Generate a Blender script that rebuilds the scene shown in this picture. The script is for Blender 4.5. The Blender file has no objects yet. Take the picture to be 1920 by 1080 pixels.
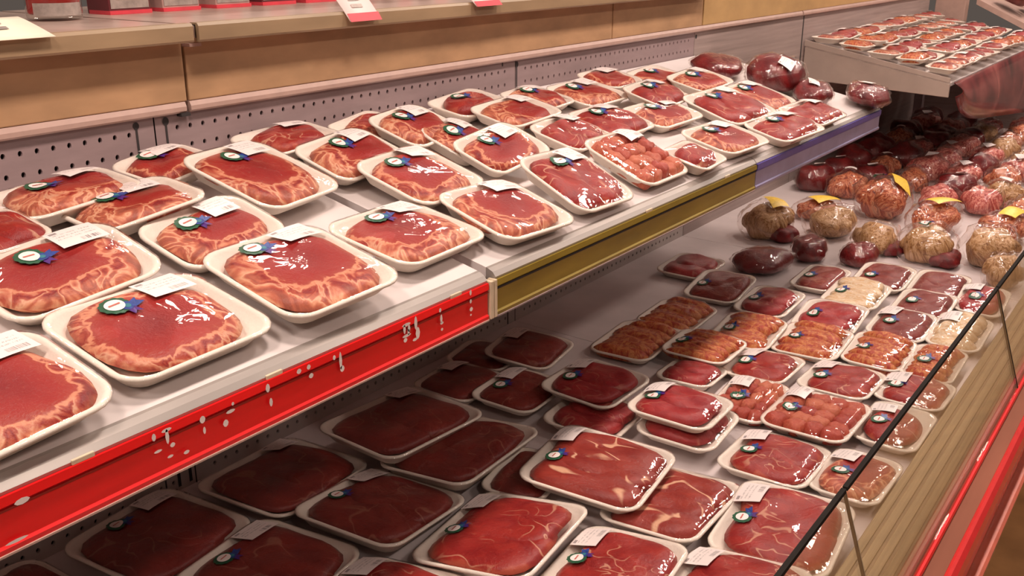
import bpy, math, random
import numpy as np
from mathutils import Vector, Matrix, Euler

random.seed(7)
scn = bpy.context.scene
COL = scn.collection
CZ = 1.65

# ------------------------------------------------------------------ camera
cam_d = bpy.data.cameras.new('camera'); cam = bpy.data.objects.new('camera', cam_d); COL.objects.link(cam)
cam_d.sensor_width = 36.0; cam_d.lens = 1850.0 * 36.0 / 1920.0
cam_d.clip_start = 0.02; cam_d.clip_end = 100
_r = [[0.8136, 0.1914, -0.549], [0.5814, -0.2679, 0.7683], [0.0, -0.9443, -0.3292]]   # right, down, forward as columns
cam.matrix_world = Matrix(((_r[0][0], -_r[0][1], -_r[0][2], 0.0), (_r[1][0], -_r[1][1], -_r[1][2], 0.0),
                           (_r[2][0], -_r[2][1], -_r[2][2], CZ), (0, 0, 0, 1)))
scn.camera = cam

# ------------------------------------------------------------------ world and lamps
w = bpy.data.worlds.new('store_ambient'); scn.world = w; w.use_nodes = True
bg = w.node_tree.nodes['Background']; bg.inputs[0].default_value = (1.0, 0.80, 0.68, 1); bg.inputs[1].default_value = 0.10

def tube_lamp(x, y, z, power, sx=0.16, sy=1.2, col=(1.0, 0.835, 0.735)):
    l = bpy.data.lights.new('fluorescent_lamp', 'AREA'); l.shape = 'RECTANGLE'; l.size = sx; l.size_y = sy
    l.energy = power; l.color = col
    o = bpy.data.objects.new('fluorescent_lamp', l); COL.objects.link(o); o.location = (x, y, z)
    return o
for k in range(9):                                  # compact fluorescent fittings over the case, the aisle and the shelves behind
    y = -1.2 + 1.15 * k
    tube_lamp(-0.78, y, 2.75, 18.5, 0.22, 0.34)
for y in (-1.0, 1.0, 3.0, 5.0, 7.0, 9.0):
    tube_lamp(-3.3, y, 3.3, 22, 0.28, 0.5)
    tube_lamp(1.4, y + 0.7, 3.3, 17, 0.28, 0.5)

vs = scn.view_settings
vs.view_transform = 'Standard'; vs.look = 'None'; vs.gamma = 1.0; vs.exposure = 0.0
vs.use_curve_mapping = False

# ------------------------------------------------------------------ helpers
def link(o, parent=None):
    COL.objects.link(o)
    if parent is not None: o.parent = parent
    return o
def tag(o, label=None, cat=None, group=None, kind=None):
    if label: o['label'] = label
    if cat: o['category'] = cat
    if group: o['group'] = group
    if kind: o['kind'] = kind
    return o
def thing(name, label, cat, loc=(0, 0, 0), rot=(0, 0, 0), group=None):
    o = bpy.data.objects.new(name, None); o.empty_display_size = 0.05; link(o)
    o.location = loc; o.rotation_euler = rot
    return tag(o, label, cat, group)
class MB:
    def __init__(s): s.v = []; s.f = []; s.m = []
    def add(s, vs_, fs, m=0):
        b = len(s.v); s.v += [tuple(p) for p in vs_]; s.f += [tuple(i + b for i in q) for q in fs]; s.m += [m] * len(fs); return s
    def box(s, x0, x1, y0, y1, z0, z1, m=0):
        return s.add([(x0,y0,z0),(x1,y0,z0),(x1,y1,z0),(x0,y1,z0),(x0,y0,z1),(x1,y0,z1),(x1,y1,z1),(x0,y1,z1)],
                     [(0,3,2,1),(4,5,6,7),(0,1,5,4),(1,2,6,5),(2,3,7,6),(3,0,4,7)], m)
    def sweep(s, prof, y0, y1, closed=True, m=0):          # a profile in x-z swept along y
        n = len(prof); vs_ = [(x, y0, z) for x, z in prof] + [(x, y1, z) for x, z in prof]
        fs = [(i, i + n, (i + 1) % n + n, (i + 1) % n) for i in range(n if closed else n - 1)]
        if closed: fs += [tuple(range(n)), tuple(range(2 * n - 1, n - 1, -1))]
        return s.add(vs_, fs, m)
    def lathe(s, prof, n=24, m=0):                          # profile r-z about z
        k = len(prof); vs_ = []; fs = []
        for r, z in prof:
            for i in range(n):
                a = 2 * math.pi * i / n; vs_.append((r * math.cos(a), r * math.sin(a), z))
        for j in range(k - 1):
            for i in range(n): fs.append((j*n+i, j*n+(i+1) % n, (j+1)*n+(i+1) % n, (j+1)*n+i))
        fs.append(tuple(range(n - 1, -1, -1))); fs.append(tuple(range((k-1)*n, k*n)))
        return s.add(vs_, fs, m)
    def mesh(s, name, mats, smooth=False):
        me = bpy.data.meshes.new(name); me.from_pydata(s.v, [], s.f)
        for mt in (mats if isinstance(mats, (list, tuple)) else [mats]): me.materials.append(mt)
        if any(s.m): me.polygons.foreach_set('material_index', s.m)
        if smooth: me.polygons.foreach_set('use_smooth', [True] * len(s.f))
        me.update(); return me
    def build(s, name, mats, parent=None, smooth=False, bevel=0, loc=None):
        o = link(bpy.data.objects.new(name, s.mesh(name, mats, smooth)), parent)
        if loc: o.location = loc
        if bevel:
            b = o.modifiers.new('bevel', 'BEVEL'); b.width = bevel; b.segments = 2; b.limit_method = 'ANGLE'
        return o

# ------------------------------------------------------------------ materials
class NT:
    def __init__(s, name):
        s.mat = bpy.data.materials.new(name); s.mat.use_nodes = True; s.t = s.mat.node_tree; s.t.nodes.clear()
        s.out = s.t.nodes.new('ShaderNodeOutputMaterial')
    def n(s, typ, ins=None, **kw):
        nd = s.t.nodes.new('ShaderNode' + typ)
        for k, v in kw.items(): setattr(nd, k, v)
        for k, v in (ins or {}).items():
            if hasattr(v, 'node'): s.t.links.new(v, nd.inputs[k])
            else: nd.inputs[k].default_value = v
        return nd
    def math(s, op, a, b=0.0, clamp=False):
        nd = s.n('Math', operation=op, use_clamp=clamp)
        for i, v in enumerate((a, b)):
            if hasattr(v, 'node'): s.t.links.new(v, nd.inputs[i])
            else: nd.inputs[i].default_value = v
        return nd.outputs[0]
    def mix(s, fac, a, b):
        nd = s.n('Mix', data_type='RGBA')
        for i, v in ((0, fac), (6, a), (7, b)):
            if hasattr(v, 'node'): s.t.links.new(v, nd.inputs[i])
            else: nd.inputs[i].default_value = (v if i == 0 else (*v, 1) if len(v) == 3 else v)
        return nd.outputs[2]
    def ramp(s, fac, stops, interp='LINEAR'):
        nd = s.n('ValToRGB'); s.t.links.new(fac, nd.inputs[0]); cr = nd.color_ramp; cr.interpolation = interp
        while len(cr.elements) < len(stops): cr.elements.new(0.5)
        for e, (p, c) in zip(cr.elements, stops):
            e.position = p; e.color = (*c, 1) if not isinstance(c, (int, float)) else (c, c, c, 1)
        return nd.outputs[0]
    def step(s, v, lo, hi):
        nd = s.n('MapRange', {'From Min': lo, 'From Max': hi}, interpolation_type='SMOOTHSTEP'); s.t.links.new(v, nd.inputs[0]); return nd.outputs[0]
    def noise(s, vec, scale, detail=3, rough=0.55, dist=0.0):
        nd = s.n('TexNoise', {'Scale': scale, 'Detail': detail, 'Roughness': rough, 'Distortion': dist}); s.t.links.new(vec, nd.inputs['Vector']); return nd.outputs['Fac']
    def pbr(s, col, rough=0.5, metal=0.0, spec=0.5, bump=None, bump_s=0.3, bump_d=0.002, coat=0.0, sss=0.0):
        p = s.n('BsdfPrincipled', {'Roughness': rough, 'Metallic': metal, 'Specular IOR Level': spec, 'Coat Weight': coat})
        if hasattr(col, 'node'): s.t.links.new(col, p.inputs['Base Color'])
        else: p.inputs['Base Color'].default_value = (*col, 1)
        if sss:
            p.inputs['Subsurface Weight'].default_value = sss; p.inputs['Subsurface Radius'].default_value = (0.01, 0.003, 0.002); p.inputs['Subsurface Scale'].default_value = 0.5
        if bump is not None:
            b = s.n('Bump', {'Strength': bump_s, 'Distance': bump_d}); s.t.links.new(bump, b.inputs['Height']); s.t.links.new(b.outputs[0], p.inputs['Normal'])
        s.t.links.new(p.outputs[0], s.out.inputs[0]); return s.mat
def plain(name, col, rough=0.5, metal=0.0, grain=0.06, scale=25, stretch=(1, 1, 1), spec=0.5, bump_s=0.08):
    t = NT(name); tc = t.n('TexCoord'); mp = t.n('Mapping', {'Vector': tc.outputs['Object'], 'Scale': stretch})
    nz = t.noise(mp.outputs[0], scale, 4)
    dark = tuple(c * (1 - 2.2 * grain) for c in col); lite = tuple(min(1, c * (1 + 2.2 * grain)) for c in col)
    return t.pbr(t.ramp(nz, [(0.25, dark), (0.75, lite)]), rough, metal, spec, bump=nz, bump_s=bump_s)
M = {}
M['foam'] = plain('white_foam', (0.80, 0.71, 0.62), 0.55, grain=0.02, scale=300, bump_s=0.1)
M['panel'] = plain('mauve_painted_metal', (0.29, 0.205, 0.205), 0.45, grain=0.05, scale=9, stretch=(1, 1, 5))
M['panel_low'] = plain('lightened_grey_paint', (0.50, 0.43, 0.40), 0.5, grain=0.05, scale=9)  # grey lower panels, colour lightened to make up for dim light under the shelf
M['panel_plain'] = plain('grey_brushed_metal', (0.31, 0.235, 0.215), 0.38, grain=0.10, scale=6, stretch=(1, 0.4, 14))
M['deck'] = plain('white_shelf_paint', (0.70, 0.62, 0.60), 0.35, grain=0.03, scale=7)
M['low_deck'] = plain('white_deck_paint', (0.62, 0.53, 0.52), 0.4, grain=0.05, scale=6)
M['lip'] = plain('grey_steel_lip', (0.40, 0.35, 0.32), 0.3, 0.3, grain=0.06, scale=8, stretch=(1, .3, 1))
M['hole'] = plain('dark_void', (0.03, 0.022, 0.022), 0.8)
M['red'] = plain('red_plastic_rail', (0.86, 0.010, 0.012), 0.28, grain=0.06, scale=10, stretch=(1, .3, 3))
M['redline'] = plain('dark_red_plastic', (0.33, 0.006, 0.006), 0.3, grain=0.05)
M['olive'] = plain('olive_plastic_rail', (0.26, 0.175, 0.022), 0.3, grain=0.12, scale=14, stretch=(1, .4, 2))
M['blue'] = plain('lavender_blue_rail', (0.30, 0.265, 0.43), 0.3, grain=0.06, scale=14)
M['bluedark'] = plain('deep_blue_rail', (0.10, 0.075, 0.33), 0.3, grain=0.06, scale=14)
M['cream'] = plain('cream_plastic', (0.66, 0.52, 0.36), 0.4)
M['white_mark'] = plain('white_stroke', (0.85, 0.72, 0.68), 0.4)
M['wood'] = plain('tan_laminate', (0.44, 0.255, 0.135), 0.42, grain=0.09, scale=7, stretch=(1, 1.0, 2.5))
M['wood_light'] = plain('light_tan_laminate', (0.47, 0.285, 0.12), 0.42, grain=0.07, scale=6, stretch=(1, 1.0, 2))
M['shelf_edge'] = plain('brown_shelf_edge', (0.32, 0.215, 0.125), 0.38, grain=0.08, scale=9, stretch=(1, .5, 2))
M['shelf_top'] = plain('shelf_top_grey', (0.42, 0.30, 0.25), 0.3, grain=0.08, scale=12)
M['trim'] = plain('pinkish_cap_trim', (0.47, 0.31, 0.26), 0.35, grain=0.04)
M['grille'] = plain('tan_return_grille', (0.46, 0.345, 0.215), 0.36, 0.25, grain=0.10, scale=8, stretch=(30, .25, 1))
M['grille_dark'] = plain('brown_grille_slot', (0.25, 0.175, 0.105), 0.45, grain=0.10, scale=8, stretch=(20, .25, 1))
M['black'] = plain('black_edge_trim', (0.02, 0.016, 0.014), 0.9, spec=0.1)
M['bumper'] = plain('red_bumper', (0.58, 0.022, 0.022), 0.25, grain=0.04)
M['bumper_low'] = plain('orange_red_skirt', (0.42, 0.07, 0.03), 0.4, grain=0.08)
M['floor'] = plain('orange_tan_floor', (0.40, 0.215, 0.085), 0.28, grain=0.10, scale=9)
M['end'] = plain('beige_painted_metal', (0.44, 0.34, 0.29), 0.45, grain=0.05, scale=8)
M['sill'] = plain('brown_pink_sill', (0.23, 0.075, 0.042), 0.7, spec=0.2, grain=0.08, scale=10, stretch=(1, .2, 1))
M['paper'] = plain('cream_card', (0.84, 0.74, 0.58), 0.6, grain=0.02)
M['pink_paper'] = plain('pink_card', (0.86, 0.66, 0.62), 0.6, grain=0.02)
M['red_paper'] = plain('red_card_strip', (0.66, 0.05, 0.07), 0.5)
M['green'] = plain('green_rosette', (0.018, 0.085, 0.040), 0.4, grain=0.10, scale=200)
M['blue_ink'] = plain('blue_ribbon', (0.02, 0.045, 0.22), 0.4, grain=0.2, scale=200)
M['purple_ink'] = plain('purple_ribbon', (0.07, 0.015, 0.16), 0.4)
M['teal_ink'] = plain('teal_ribbon', (0.03, 0.17, 0.22), 0.4)
M['white_ink'] = plain('white_disc', (0.82, 0.72, 0.68), 0.45)
M['red_ink'] = plain('faded_red_print', (0.50, 0.13, 0.10), 0.5)
M['leaf'] = plain('green_leaf', (0.10, 0.22, 0.03), 0.5, grain=0.12, scale=60)
M['yellow'] = plain('yellow_label', (0.85, 0.55, 0.06), 0.45, grain=0.08, scale=120)

def film_material(name, wr_scale, wr_s, rough=0.05, base=0.035):
    t = NT(name); tc = t.n('TexCoord'); oi = t.n('ObjectInfo')
    off = t.n('VectorMath', {0: tc.outputs['Object'], 1: oi.outputs['Location']}, operation='ADD').outputs[0]
    nz = t.noise(off, wr_scale, 2, 0.5, 1.2)
    b = t.n('Bump', {'Strength': wr_s, 'Distance': 0.004, 'Height': nz})
    ge = t.n('NewGeometry'); ior = t.math('ADD', 1.42, t.math('MULTIPLY', ge.outputs['Backfacing'], 1 / 1.42 - 1.42))
    fr = t.n('Fresnel', {'IOR': ior, 'Normal': b.outputs[0]})
    fac = t.math('ADD', t.math('MULTIPLY', fr.outputs[0], 0.70), base, clamp=True)
    gl = t.n('BsdfGlossy', {'Roughness': rough, 'Normal': b.outputs[0], 'Color': (1, .97, .95, 1)})
    tr = t.n('BsdfTransparent', {'Color': (0.985, 0.975, 0.97, 1)})
    mx = t.n('MixShader', {0: fac, 1: tr.outputs[0], 2: gl.outputs[0]})
    t.t.links.new(mx.outputs[0], t.out.inputs[0]); return t.mat
M['film'] = film_material('clear_stretch_film', 24, 0.42, 0.045, 0.012)
M['bagfilm'] = film_material('crumpled_bag_film', 38, 1.0, 0.06, 0.03)
def glass_material():
    t = NT('front_glass'); ge = t.n('NewGeometry'); fr = t.n('Fresnel', {'IOR': t.math('ADD', 1.5, t.math('MULTIPLY', ge.outputs['Backfacing'], 1 / 1.5 - 1.5))})
    gl = t.n('BsdfGlossy', {'Roughness': 0.02, 'Color': (1, 1, 1, 1)}); tr = t.n('BsdfTransparent', {'Color': (0.94, 0.93, 0.90, 1)})
    mx = t.n('MixShader', {0: t.math('ADD', fr.outputs[0], 0.03), 1: tr.outputs[0], 2: gl.outputs[0]})
    t.t.links.new(mx.outputs[0], t.out.inputs[0]); return t.mat
M['glass'] = glass_material()

FAT = (0.64, 0.255, 0.145); FAT2 = (0.43, 0.080, 0.043); LEAN = (0.215, 0.008, 0.010); LEAN2 = (0.31, 0.018, 0.015); CREAM = (0.76, 0.44, 0.28)
def meat(kind):
    t = NT('meat_' + kind); uvn = t.n('UVMap'); oi = t.n('ObjectInfo')
    rnd = t.n('CombineXYZ', {0: t.math('MULTIPLY', oi.outputs['Random'], 37.0), 1: t.math('MULTIPLY', oi.outputs['Random'], 91.0), 2: 0.0}).outputs[0]
    uv = uvn.outputs[0]                                           # outline space, -1..1
    p = t.n('VectorMath', {0: uv, 1: rnd}, operation='ADD').outputs[0]
    big = t.noise(p, 1.6, 3, 0.5, 0.4); mid = t.noise(p, 4.2, 4, 0.6, 0.8); fine = t.noise(p, 17, 3, 0.65)
    if kind == 'rib':
        ofs = t.n('CombineXYZ', {0: t.math('MULTIPLY', t.math('SUBTRACT', oi.outputs['Random'], 0.35), 0.40), 1: t.math('SUBTRACT', t.math('MULTIPLY', t.math('FRACT', t.math('MULTIPLY', oi.outputs['Random'], 7.31)), 0.6), 0.42)}).outputs[0]
        d = t.n('VectorMath', {0: uv, 1: ofs}, operation='ADD').outputs[0]
        r = t.n('VectorMath', {0: d}, operation='LENGTH').outputs['Value']
        r = t.math('ADD', r, t.math('MULTIPLY', t.math('SUBTRACT', big, 0.5), 0.60))
        r = t.math('ADD', r, t.math('MULTIPLY', t.math('SUBTRACT', mid, 0.5), 0.30))
        col = t.ramp(r, [(0.0, LEAN), (0.55, LEAN2), (0.72, (0.33, 0.035, 0.022)), (0.76, FAT), (0.80, FAT2), (0.84, LEAN2), (0.90, LEAN), (0.94, FAT2), (1.0, FAT)])
        outer = t.step(r, 0.68, 0.84)
        ang = t.n('VectorMath', {0: p, 1: t.n('CombineXYZ', {0: 1.0, 1: 1.5}).outputs[0]}, operation='MULTIPLY').outputs[0]
        s1 = t.noise(ang, 1.9, 3, 0.5, 0.7)
        bits = t.ramp(s1, [(0.28, (0.13, 0.008, 0.008)), (0.38, LEAN), (0.45, FAT2), (0.49, FAT), (0.52, CREAM), (0.55, FAT2), (0.59, LEAN), (0.64, FAT2), (0.70, FAT)])
        col = t.mix(t.math('MULTIPLY', outer, 0.72), col, bits)
        rim = t.math('SUBTRACT', 1.0, t.step(t.math('ABSOLUTE', t.math('SUBTRACT', r, 0.755)), 0.012, 0.045))
        col = t.mix(t.math('MULTIPLY', rim, 0.7), col, FAT)
        marb = t.math('MULTIPLY', t.step(fine, 0.58, 0.72), 0.28)
        col = t.mix(marb, col, (0.48, 0.12, 0.075))
    elif kind in ('lean', 'streak', 'dark', 'smooth'):
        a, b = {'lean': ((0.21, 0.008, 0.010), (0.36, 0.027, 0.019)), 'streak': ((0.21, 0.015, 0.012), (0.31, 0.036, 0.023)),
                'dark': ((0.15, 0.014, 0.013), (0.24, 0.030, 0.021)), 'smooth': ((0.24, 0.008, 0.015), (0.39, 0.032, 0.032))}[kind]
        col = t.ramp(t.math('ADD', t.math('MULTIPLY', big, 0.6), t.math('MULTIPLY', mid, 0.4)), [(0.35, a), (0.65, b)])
        rid = t.math('ABSOLUTE', t.math('SUBTRACT', t.noise(p, 0.75 if kind == 'streak' else 1.7, 1, 0.4, 0.6), 0.5))
        fat = t.math('SUBTRACT', 1.0, t.step(rid, 0.006, 0.022))
        patch = t.step(t.noise(p, 0.9, 1), 0.46, 0.56) if kind != 'streak' else t.step(t.noise(p, 1.3, 1), 0.46, 0.54)
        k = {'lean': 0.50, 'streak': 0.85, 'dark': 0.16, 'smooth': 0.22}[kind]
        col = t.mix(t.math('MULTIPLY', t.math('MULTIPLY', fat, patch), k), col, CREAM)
        if kind == 'lean':
            r = t.math('ADD', t.n('VectorMath', {0: uv}, operation='LENGTH').outputs['Value'], t.math('MULTIPLY', t.math('SUBTRACT', big, 0.5), 1.0))
            col = t.mix(t.math('MULTIPLY', t.step(r, 0.93, 1.05), 0.75), col, FAT2)
        col = t.mix(t.math('MULTIPLY', t.step(fine, 0.58, 0.75), 0.22), col, (0.55, 0.16, 0.10))
    elif kind == 'strip':
        s = t.n('Mapping', {'Vector': p, 'Scale': (2.6, 0.7, 1)}).outputs[0]
        f = t.noise(s, 2.2, 4, 0.6, 0.9)
        col = t.ramp(f, [(0.28, (0.26, 0.022, 0.016)), (0.42, (0.42, 0.055, 0.028)), (0.52, (0.52, 0.14, 0.045)), (0.62, (0.66, 0.27, 0.10)), (0.75, (0.44, 0.07, 0.035))])
    elif kind == 'chunk':
        col = t.ramp(t.math('ADD', t.math('MULTIPLY', mid, 0.5), t.math('MULTIPLY', oi.outputs['Random'], 0.5)), [(0.2, (0.31, 0.026, 0.020)), (0.45, (0.45, 0.075, 0.042)), (0.62, (0.56, 0.16, 0.085)), (0.8, (0.38, 0.04, 0.03))])
        col = t.mix(t.math('MULTIPLY', t.step(fine, 0.55, 0.66), 0.4), col, FAT)
    elif kind == 'pale':
        col = t.ramp(mid, [(0.3, (0.60, 0.34, 0.14)), (0.5, (0.70, 0.50, 0.32)), (0.6, (0.76, 0.62, 0.45)), (0.75, (0.42, 0.10, 0.06))])
    elif kind == 'tan':
        col = t.ramp(t.math('ADD', t.math('MULTIPLY', mid, 0.7), t.math('MULTIPLY', fine, 0.3)), [(0.34, (0.150, 0.037, 0.020)), (0.43, (0.312, 0.144, 0.048)), (0.51, (0.500, 0.281, 0.125)), (0.58, (0.625, 0.400, 0.237)), (0.66, (0.275, 0.100, 0.050))])
    elif kind == 'orange':
        col = t.ramp(mid, [(0.34, (0.163, 0.025, 0.015)), (0.44, (0.375, 0.075, 0.033)), (0.54, (0.600, 0.188, 0.088)), (0.60, (0.700, 0.338, 0.188)), (0.68, (0.250, 0.044, 0.027))])
    elif kind == 'pink':
        col = t.ramp(t.math('ADD', t.math('MULTIPLY', mid, 0.65), t.math('MULTIPLY', fine, 0.35)), [(0.36, (0.169, 0.016, 0.018)), (0.44, (0.390, 0.047, 0.042)), (0.52, (0.572, 0.156, 0.130)), (0.58, (0.832, 0.416, 0.312)), (0.66, (0.312, 0.033, 0.034))])
    elif kind == 'roast':
        col = t.ramp(big, [(0.3, (0.085, 0.004, 0.006)), (0.7, (0.22, 0.010, 0.011))])
    h = t.math('ADD', t.math('MULTIPLY', mid, 0.6), t.math('MULTIPLY', fine, 0.4))
    return t.pbr(col, 0.42, bump=h, bump_s=0.6, bump_d=0.005, spec=0.4)
for k in ('rib', 'lean', 'streak', 'dark', 'smooth', 'strip', 'chunk', 'pale', 'tan', 'orange', 'pink', 'roast'): M[k] = meat(k)

def label_material():
    t = NT('printed_price_label'); uv = t.n('UVMap').outputs[0]; oi = t.n('ObjectInfo')
    sep = t.n('SeparateXYZ', {0: uv}); x, y = sep.outputs[0], sep.outputs[1]
    def band(v, lo, hi): return t.math('MULTIPLY', t.math('GREATER_THAN', v, lo), t.math('LESS_THAN', v, hi))
    nv = t.n('CombineXYZ', {0: t.math('MULTIPLY', x, 60.0), 1: t.math('MULTIPLY', y, 9.0), 2: t.math('MULTIPLY', oi.outputs['Random'], 20.0)}).outputs[0]
    chars = t.math('GREATER_THAN', t.noise(nv, 1.0, 1), 0.52)
    lines = t.math('GREATER_THAN', t.math('SINE', t.math('MULTIPLY', y, 44.0)), 0.25)
    text = t.math('MULTIPLY', t.math('MULTIPLY', chars, lines), t.math('MULTIPLY', band(x, 0.10, 0.90), band(y, 0.42, 0.78)))
    bars = t.math('MULTIPLY', t.math('GREATER_THAN', t.noise(t.n('CombineXYZ', {0: t.math('MULTIPLY', x, 95.0), 1: oi.outputs['Random']}).outputs[0], 1.0, 0), 0.5),
                  t.math('MULTIPLY', band(x, 0.48, 0.88), band(y, 0.12, 0.30)))
    head = t.math('MULTIPLY', band(x, 0.08, 0.24), band(y, 0.82, 0.93))
    ink = t.math('ADD', t.math('MULTIPLY', text, 0.50), t.math('ADD', t.math('MULTIPLY', bars, 0.75), t.math('MULTIPLY', head, 0.7)), clamp=True)
    return t.pbr(t.mix(ink, (0.78, 0.675, 0.645), (0.10, 0.07, 0.075)), 0.42)
M['label'] = label_material()

# ------------------------------------------------------------------ the setting
BX = -1.62                                        # plane of the case's back panels
fl = MB(); fl.box(-6, 6, -4, 14, -0.05, 0.0)
tag(fl.build('floor', M['floor']), kind='structure')
wb = thing('wall_back', None, None); wb['kind'] = 'structure'; del_keys = [k for k in ('label', 'category') if k in wb]
WP = [(-0.6, 1.186, 'wood'), (1.192, 2.800, 'wood'), (2.806, 3.46, 'wood'), (3.47, 7.2, 'wood_light')]
for a_, b_, mt in WP:
    m = MB(); m.box(BX - 0.05, BX + 0.008, a_, b_, 1.366, 1.50 if mt == 'wood' else 1.62); m.build('laminate_panel', M[mt], wb, bevel=0.002)
for a_, b_ in ((-0.6, 1.180), (1.190, 4.50), (4.51, 7.2)):
    m = MB(); m.sweep([(BX - 0.02, 1.3455), (BX + 0.010, 1.3455), (BX + 0.013, 1.349), (BX + 0.013, 1.357), (BX + 0.009, 1.3655), (BX - 0.02, 1.3655)], a_, b_); m.build('cap_trim', M['trim'], wb)
m = MB(); m.box(BX - 0.02, BX + 0.015, 1.165, 1.186, 1.339, 1.345); m.build('trim_gap', M['hole'], wb)
m = MB(); m.box(BX + 0.006, BX + 0.03, 1.188, 1.215, 1.468, 1.474); m.build('shelf_clip', M['trim'], wb)

# ------------------------------------------------------------------ sauce shelf over the back wall
ss = thing('sauce_shelf', 'brown metal edged shelf of jars running above the tan laminate wall', 'shelf')
for a_, b_ in ((-0.6, 1.182), (1.194, 3.45)):
    m = MB(); m.box(-2.25, -1.575, a_, b_, 1.485, 1.509); m.build('shelf_board', M['shelf_top'], ss)
    m = MB(); m.sweep([(-1.578, 1.478), (-1.568, 1.478), (-1.566, 1.482), (-1.566, 1.507), (-1.570, 1.5125), (-1.590, 1.5125), (-1.590, 1.509), (-1.578, 1.507)], a_, b_)
    m.build('front_edge', M['shelf_edge'], ss)

# ------------------------------------------------------------------ refrigerated case
case = thing('meat_display_case', 'long open refrigerated meat case with perforated back panels and white lower deck', 'display case')
def perforated(y0, y1, z0, z1, rows, pitch=0.0297, r=0.0042):
    m = MB(); x = BX; half = pitch / 2; hh = 0.012
    n = int((y1 - y0 - 0.05) / pitch); ys = y0 + (y1 - y0 - n * pitch) / 2
    zcur = z0
    for zr in sorted(rows):
        m.add([(x, y0, zcur), (x, y1, zcur), (x, y1, zr - hh), (x, y0, zr - hh)], [(0, 1, 2, 3)])
        m.add([(x, y0, zr - hh), (x, ys, zr - hh), (x, ys, zr + hh), (x, y0, zr + hh)], [(0, 1, 2, 3)])
        ye = ys + n * pitch
        m.add([(x, ye, zr - hh), (x, y1, zr - hh), (x, y1, zr + hh), (x, ye, zr + hh)], [(0, 1, 2, 3)])
        for i in range(n):
            c = ys + (i + 0.5) * pitch
            out = [(x, c - half, zr - hh), (x, c, zr - hh), (x, c + half, zr - hh), (x, c + half, zr), (x, c + half, zr + hh), (x, c, zr + hh), (x, c - half, zr + hh), (x, c - half, zr)]
            inn = [(x, c + r * math.cos(math.radians(225 + 45 * k)), zr + r * 1.25 * math.sin(math.radians(225 + 45 * k))) for k in range(8)]
            bk = [(x - 0.006, p[1], p[2]) for p in inn]
            m.add(out + inn + bk, [(k, (k + 1) % 8, 8 + (k + 1) % 8, 8 + k) for k in range(8)] + [(8 + k, 8 + (k + 1) % 8, 16 + (k + 1) % 8, 16 + k) for k in range(8)])
        zcur = zr + hh
    m.add([(x, y0, zcur), (x, y1, zcur), (x, y1, z1), (x, y0, z1)], [(0, 1, 2, 3)])
    return m
UJ = [-0.6, 1.113, 2.283, 3.42]
for i in range(3):
    perforated(UJ[i] + 0.0015, UJ[i + 1] - 0.0015, 1.16, 1.346, (1.210, 1.246, 1.282, 1.318)).build('perforated_panel', M['panel'], case)
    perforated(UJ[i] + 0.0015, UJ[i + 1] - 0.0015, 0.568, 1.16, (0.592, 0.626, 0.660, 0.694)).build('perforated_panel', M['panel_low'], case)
for a_, b_ in ((3.4215, 4.548), (4.556, 6.80)):
    m = MB(); m.box(BX - 0.004, BX, a_, b_, 0.568, 1.346); m.build('plain_back_panel', M['panel_plain'], case)
m = MB(); m.box(BX - 0.05, BX - 0.012, -0.6, 6.8, 0.3, 1.345); m.build('back_liner', M['hole'], case)
def slot(y, z0, z1, wd=0.0045, head=0.0):
    m = MB(); m.box(BX - 0.004, BX + 0.0008, y - wd / 2, y + wd / 2, z0, z1)
    if head:
        vs_ = [(BX + 0.0010, y + head * math.cos(a * math.pi / 6), z1 + head * 1.1 * math.sin(a * math.pi / 6)) for a in range(12)]
        m.add(vs_, [tuple(range(12))])
    m.build('upright_slot', M['hole'], case)
for y, hd in ((1.074, 0.0065), (1.138, 0.0072), (2.289, 0.0075)): slot(y, 1.20, 1.333, head=hd)
slot(2.222, 1.334, 1.348); slot(3.432, 1.322, 1.328, head=0.007)
for y in (1.072, 1.100): slot(y, 0.578, 0.612, 0.007)
slot(1.040, 0.570, 0.606, 0.003); slot(2.245, 0.57, 0.63, 0.004); slot(4.552, 1.06, 1.34, 0.012)
# lower deck, front return grille, glass channel, bumper
def dz(x): return CZ - 1.09 - (x + 1.0) * math.tan(math.radians(0.8))
DJ = [-0.6, 1.113, 2.283, 3.42, 4.55, 6.80]
for i in range(5):
    m = MB(); x0, x1 = BX, -0.404
    m.sweep([(x0, dz(x0)), (x0, dz(x0) - 0.02), (x1, dz(x1) - 0.02), (x1, dz(x1))], DJ[i] + 0.001, DJ[i + 1] - 0.001); m.build('deck_plate', M['low_deck'], case)
g0, g1 = (-0.403, 0.578), (-0.302, 0.530)
m = MB(); m.sweep([g0, (g0[0], 0.45), (g1[0], 0.45), (g1[0], g1[1] - 0.004), (g0[0] + 0.01, g0[1] - 0.006)], -0.6, 6.8); m.build('return_channel', M['grille_dark'], case)
NG = 5
for k in range(NG):
    a_ = k / NG + 0.012; b_ = (k + 1) / NG - 0.05
    px = lambda u: g0[0] + (g1[0] - g0[0]) * u
    pz = lambda u: g0[1] + (g1[1] - g0[1]) * u
    m = MB(); m.sweep([(px(a_), pz(a_) - 0.006), (px(b_), pz(b_) - 0.006), (px(b_), pz(b_) + 0.0015), (px(b_) - 0.002, pz(b_) + 0.003), (px(a_) + 0.002, pz(a_) + 0.003), (px(a_), pz(a_) + 0.0015)], -0.6, 6.8)
    m.build('grille_slat', M['grille'], case)
m = MB(); m.sweep([(-0.300, 0.500), (-0.300, 0.534), (-0.296, 0.538), (-0.290, 0.537), (-0.288, 0.532), (-0.288, 0.500)], -0.6, 6.8); m.build('glass_channel', M['red'], case)
m = MB(); m.sweep([(-0.288, 0.490), (-0.288, 0.5265), (-0.256, 0.5215), (-0.256, 0.490)], -0.6, 6.8); m.build('sill', M['sill'], case)
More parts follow.
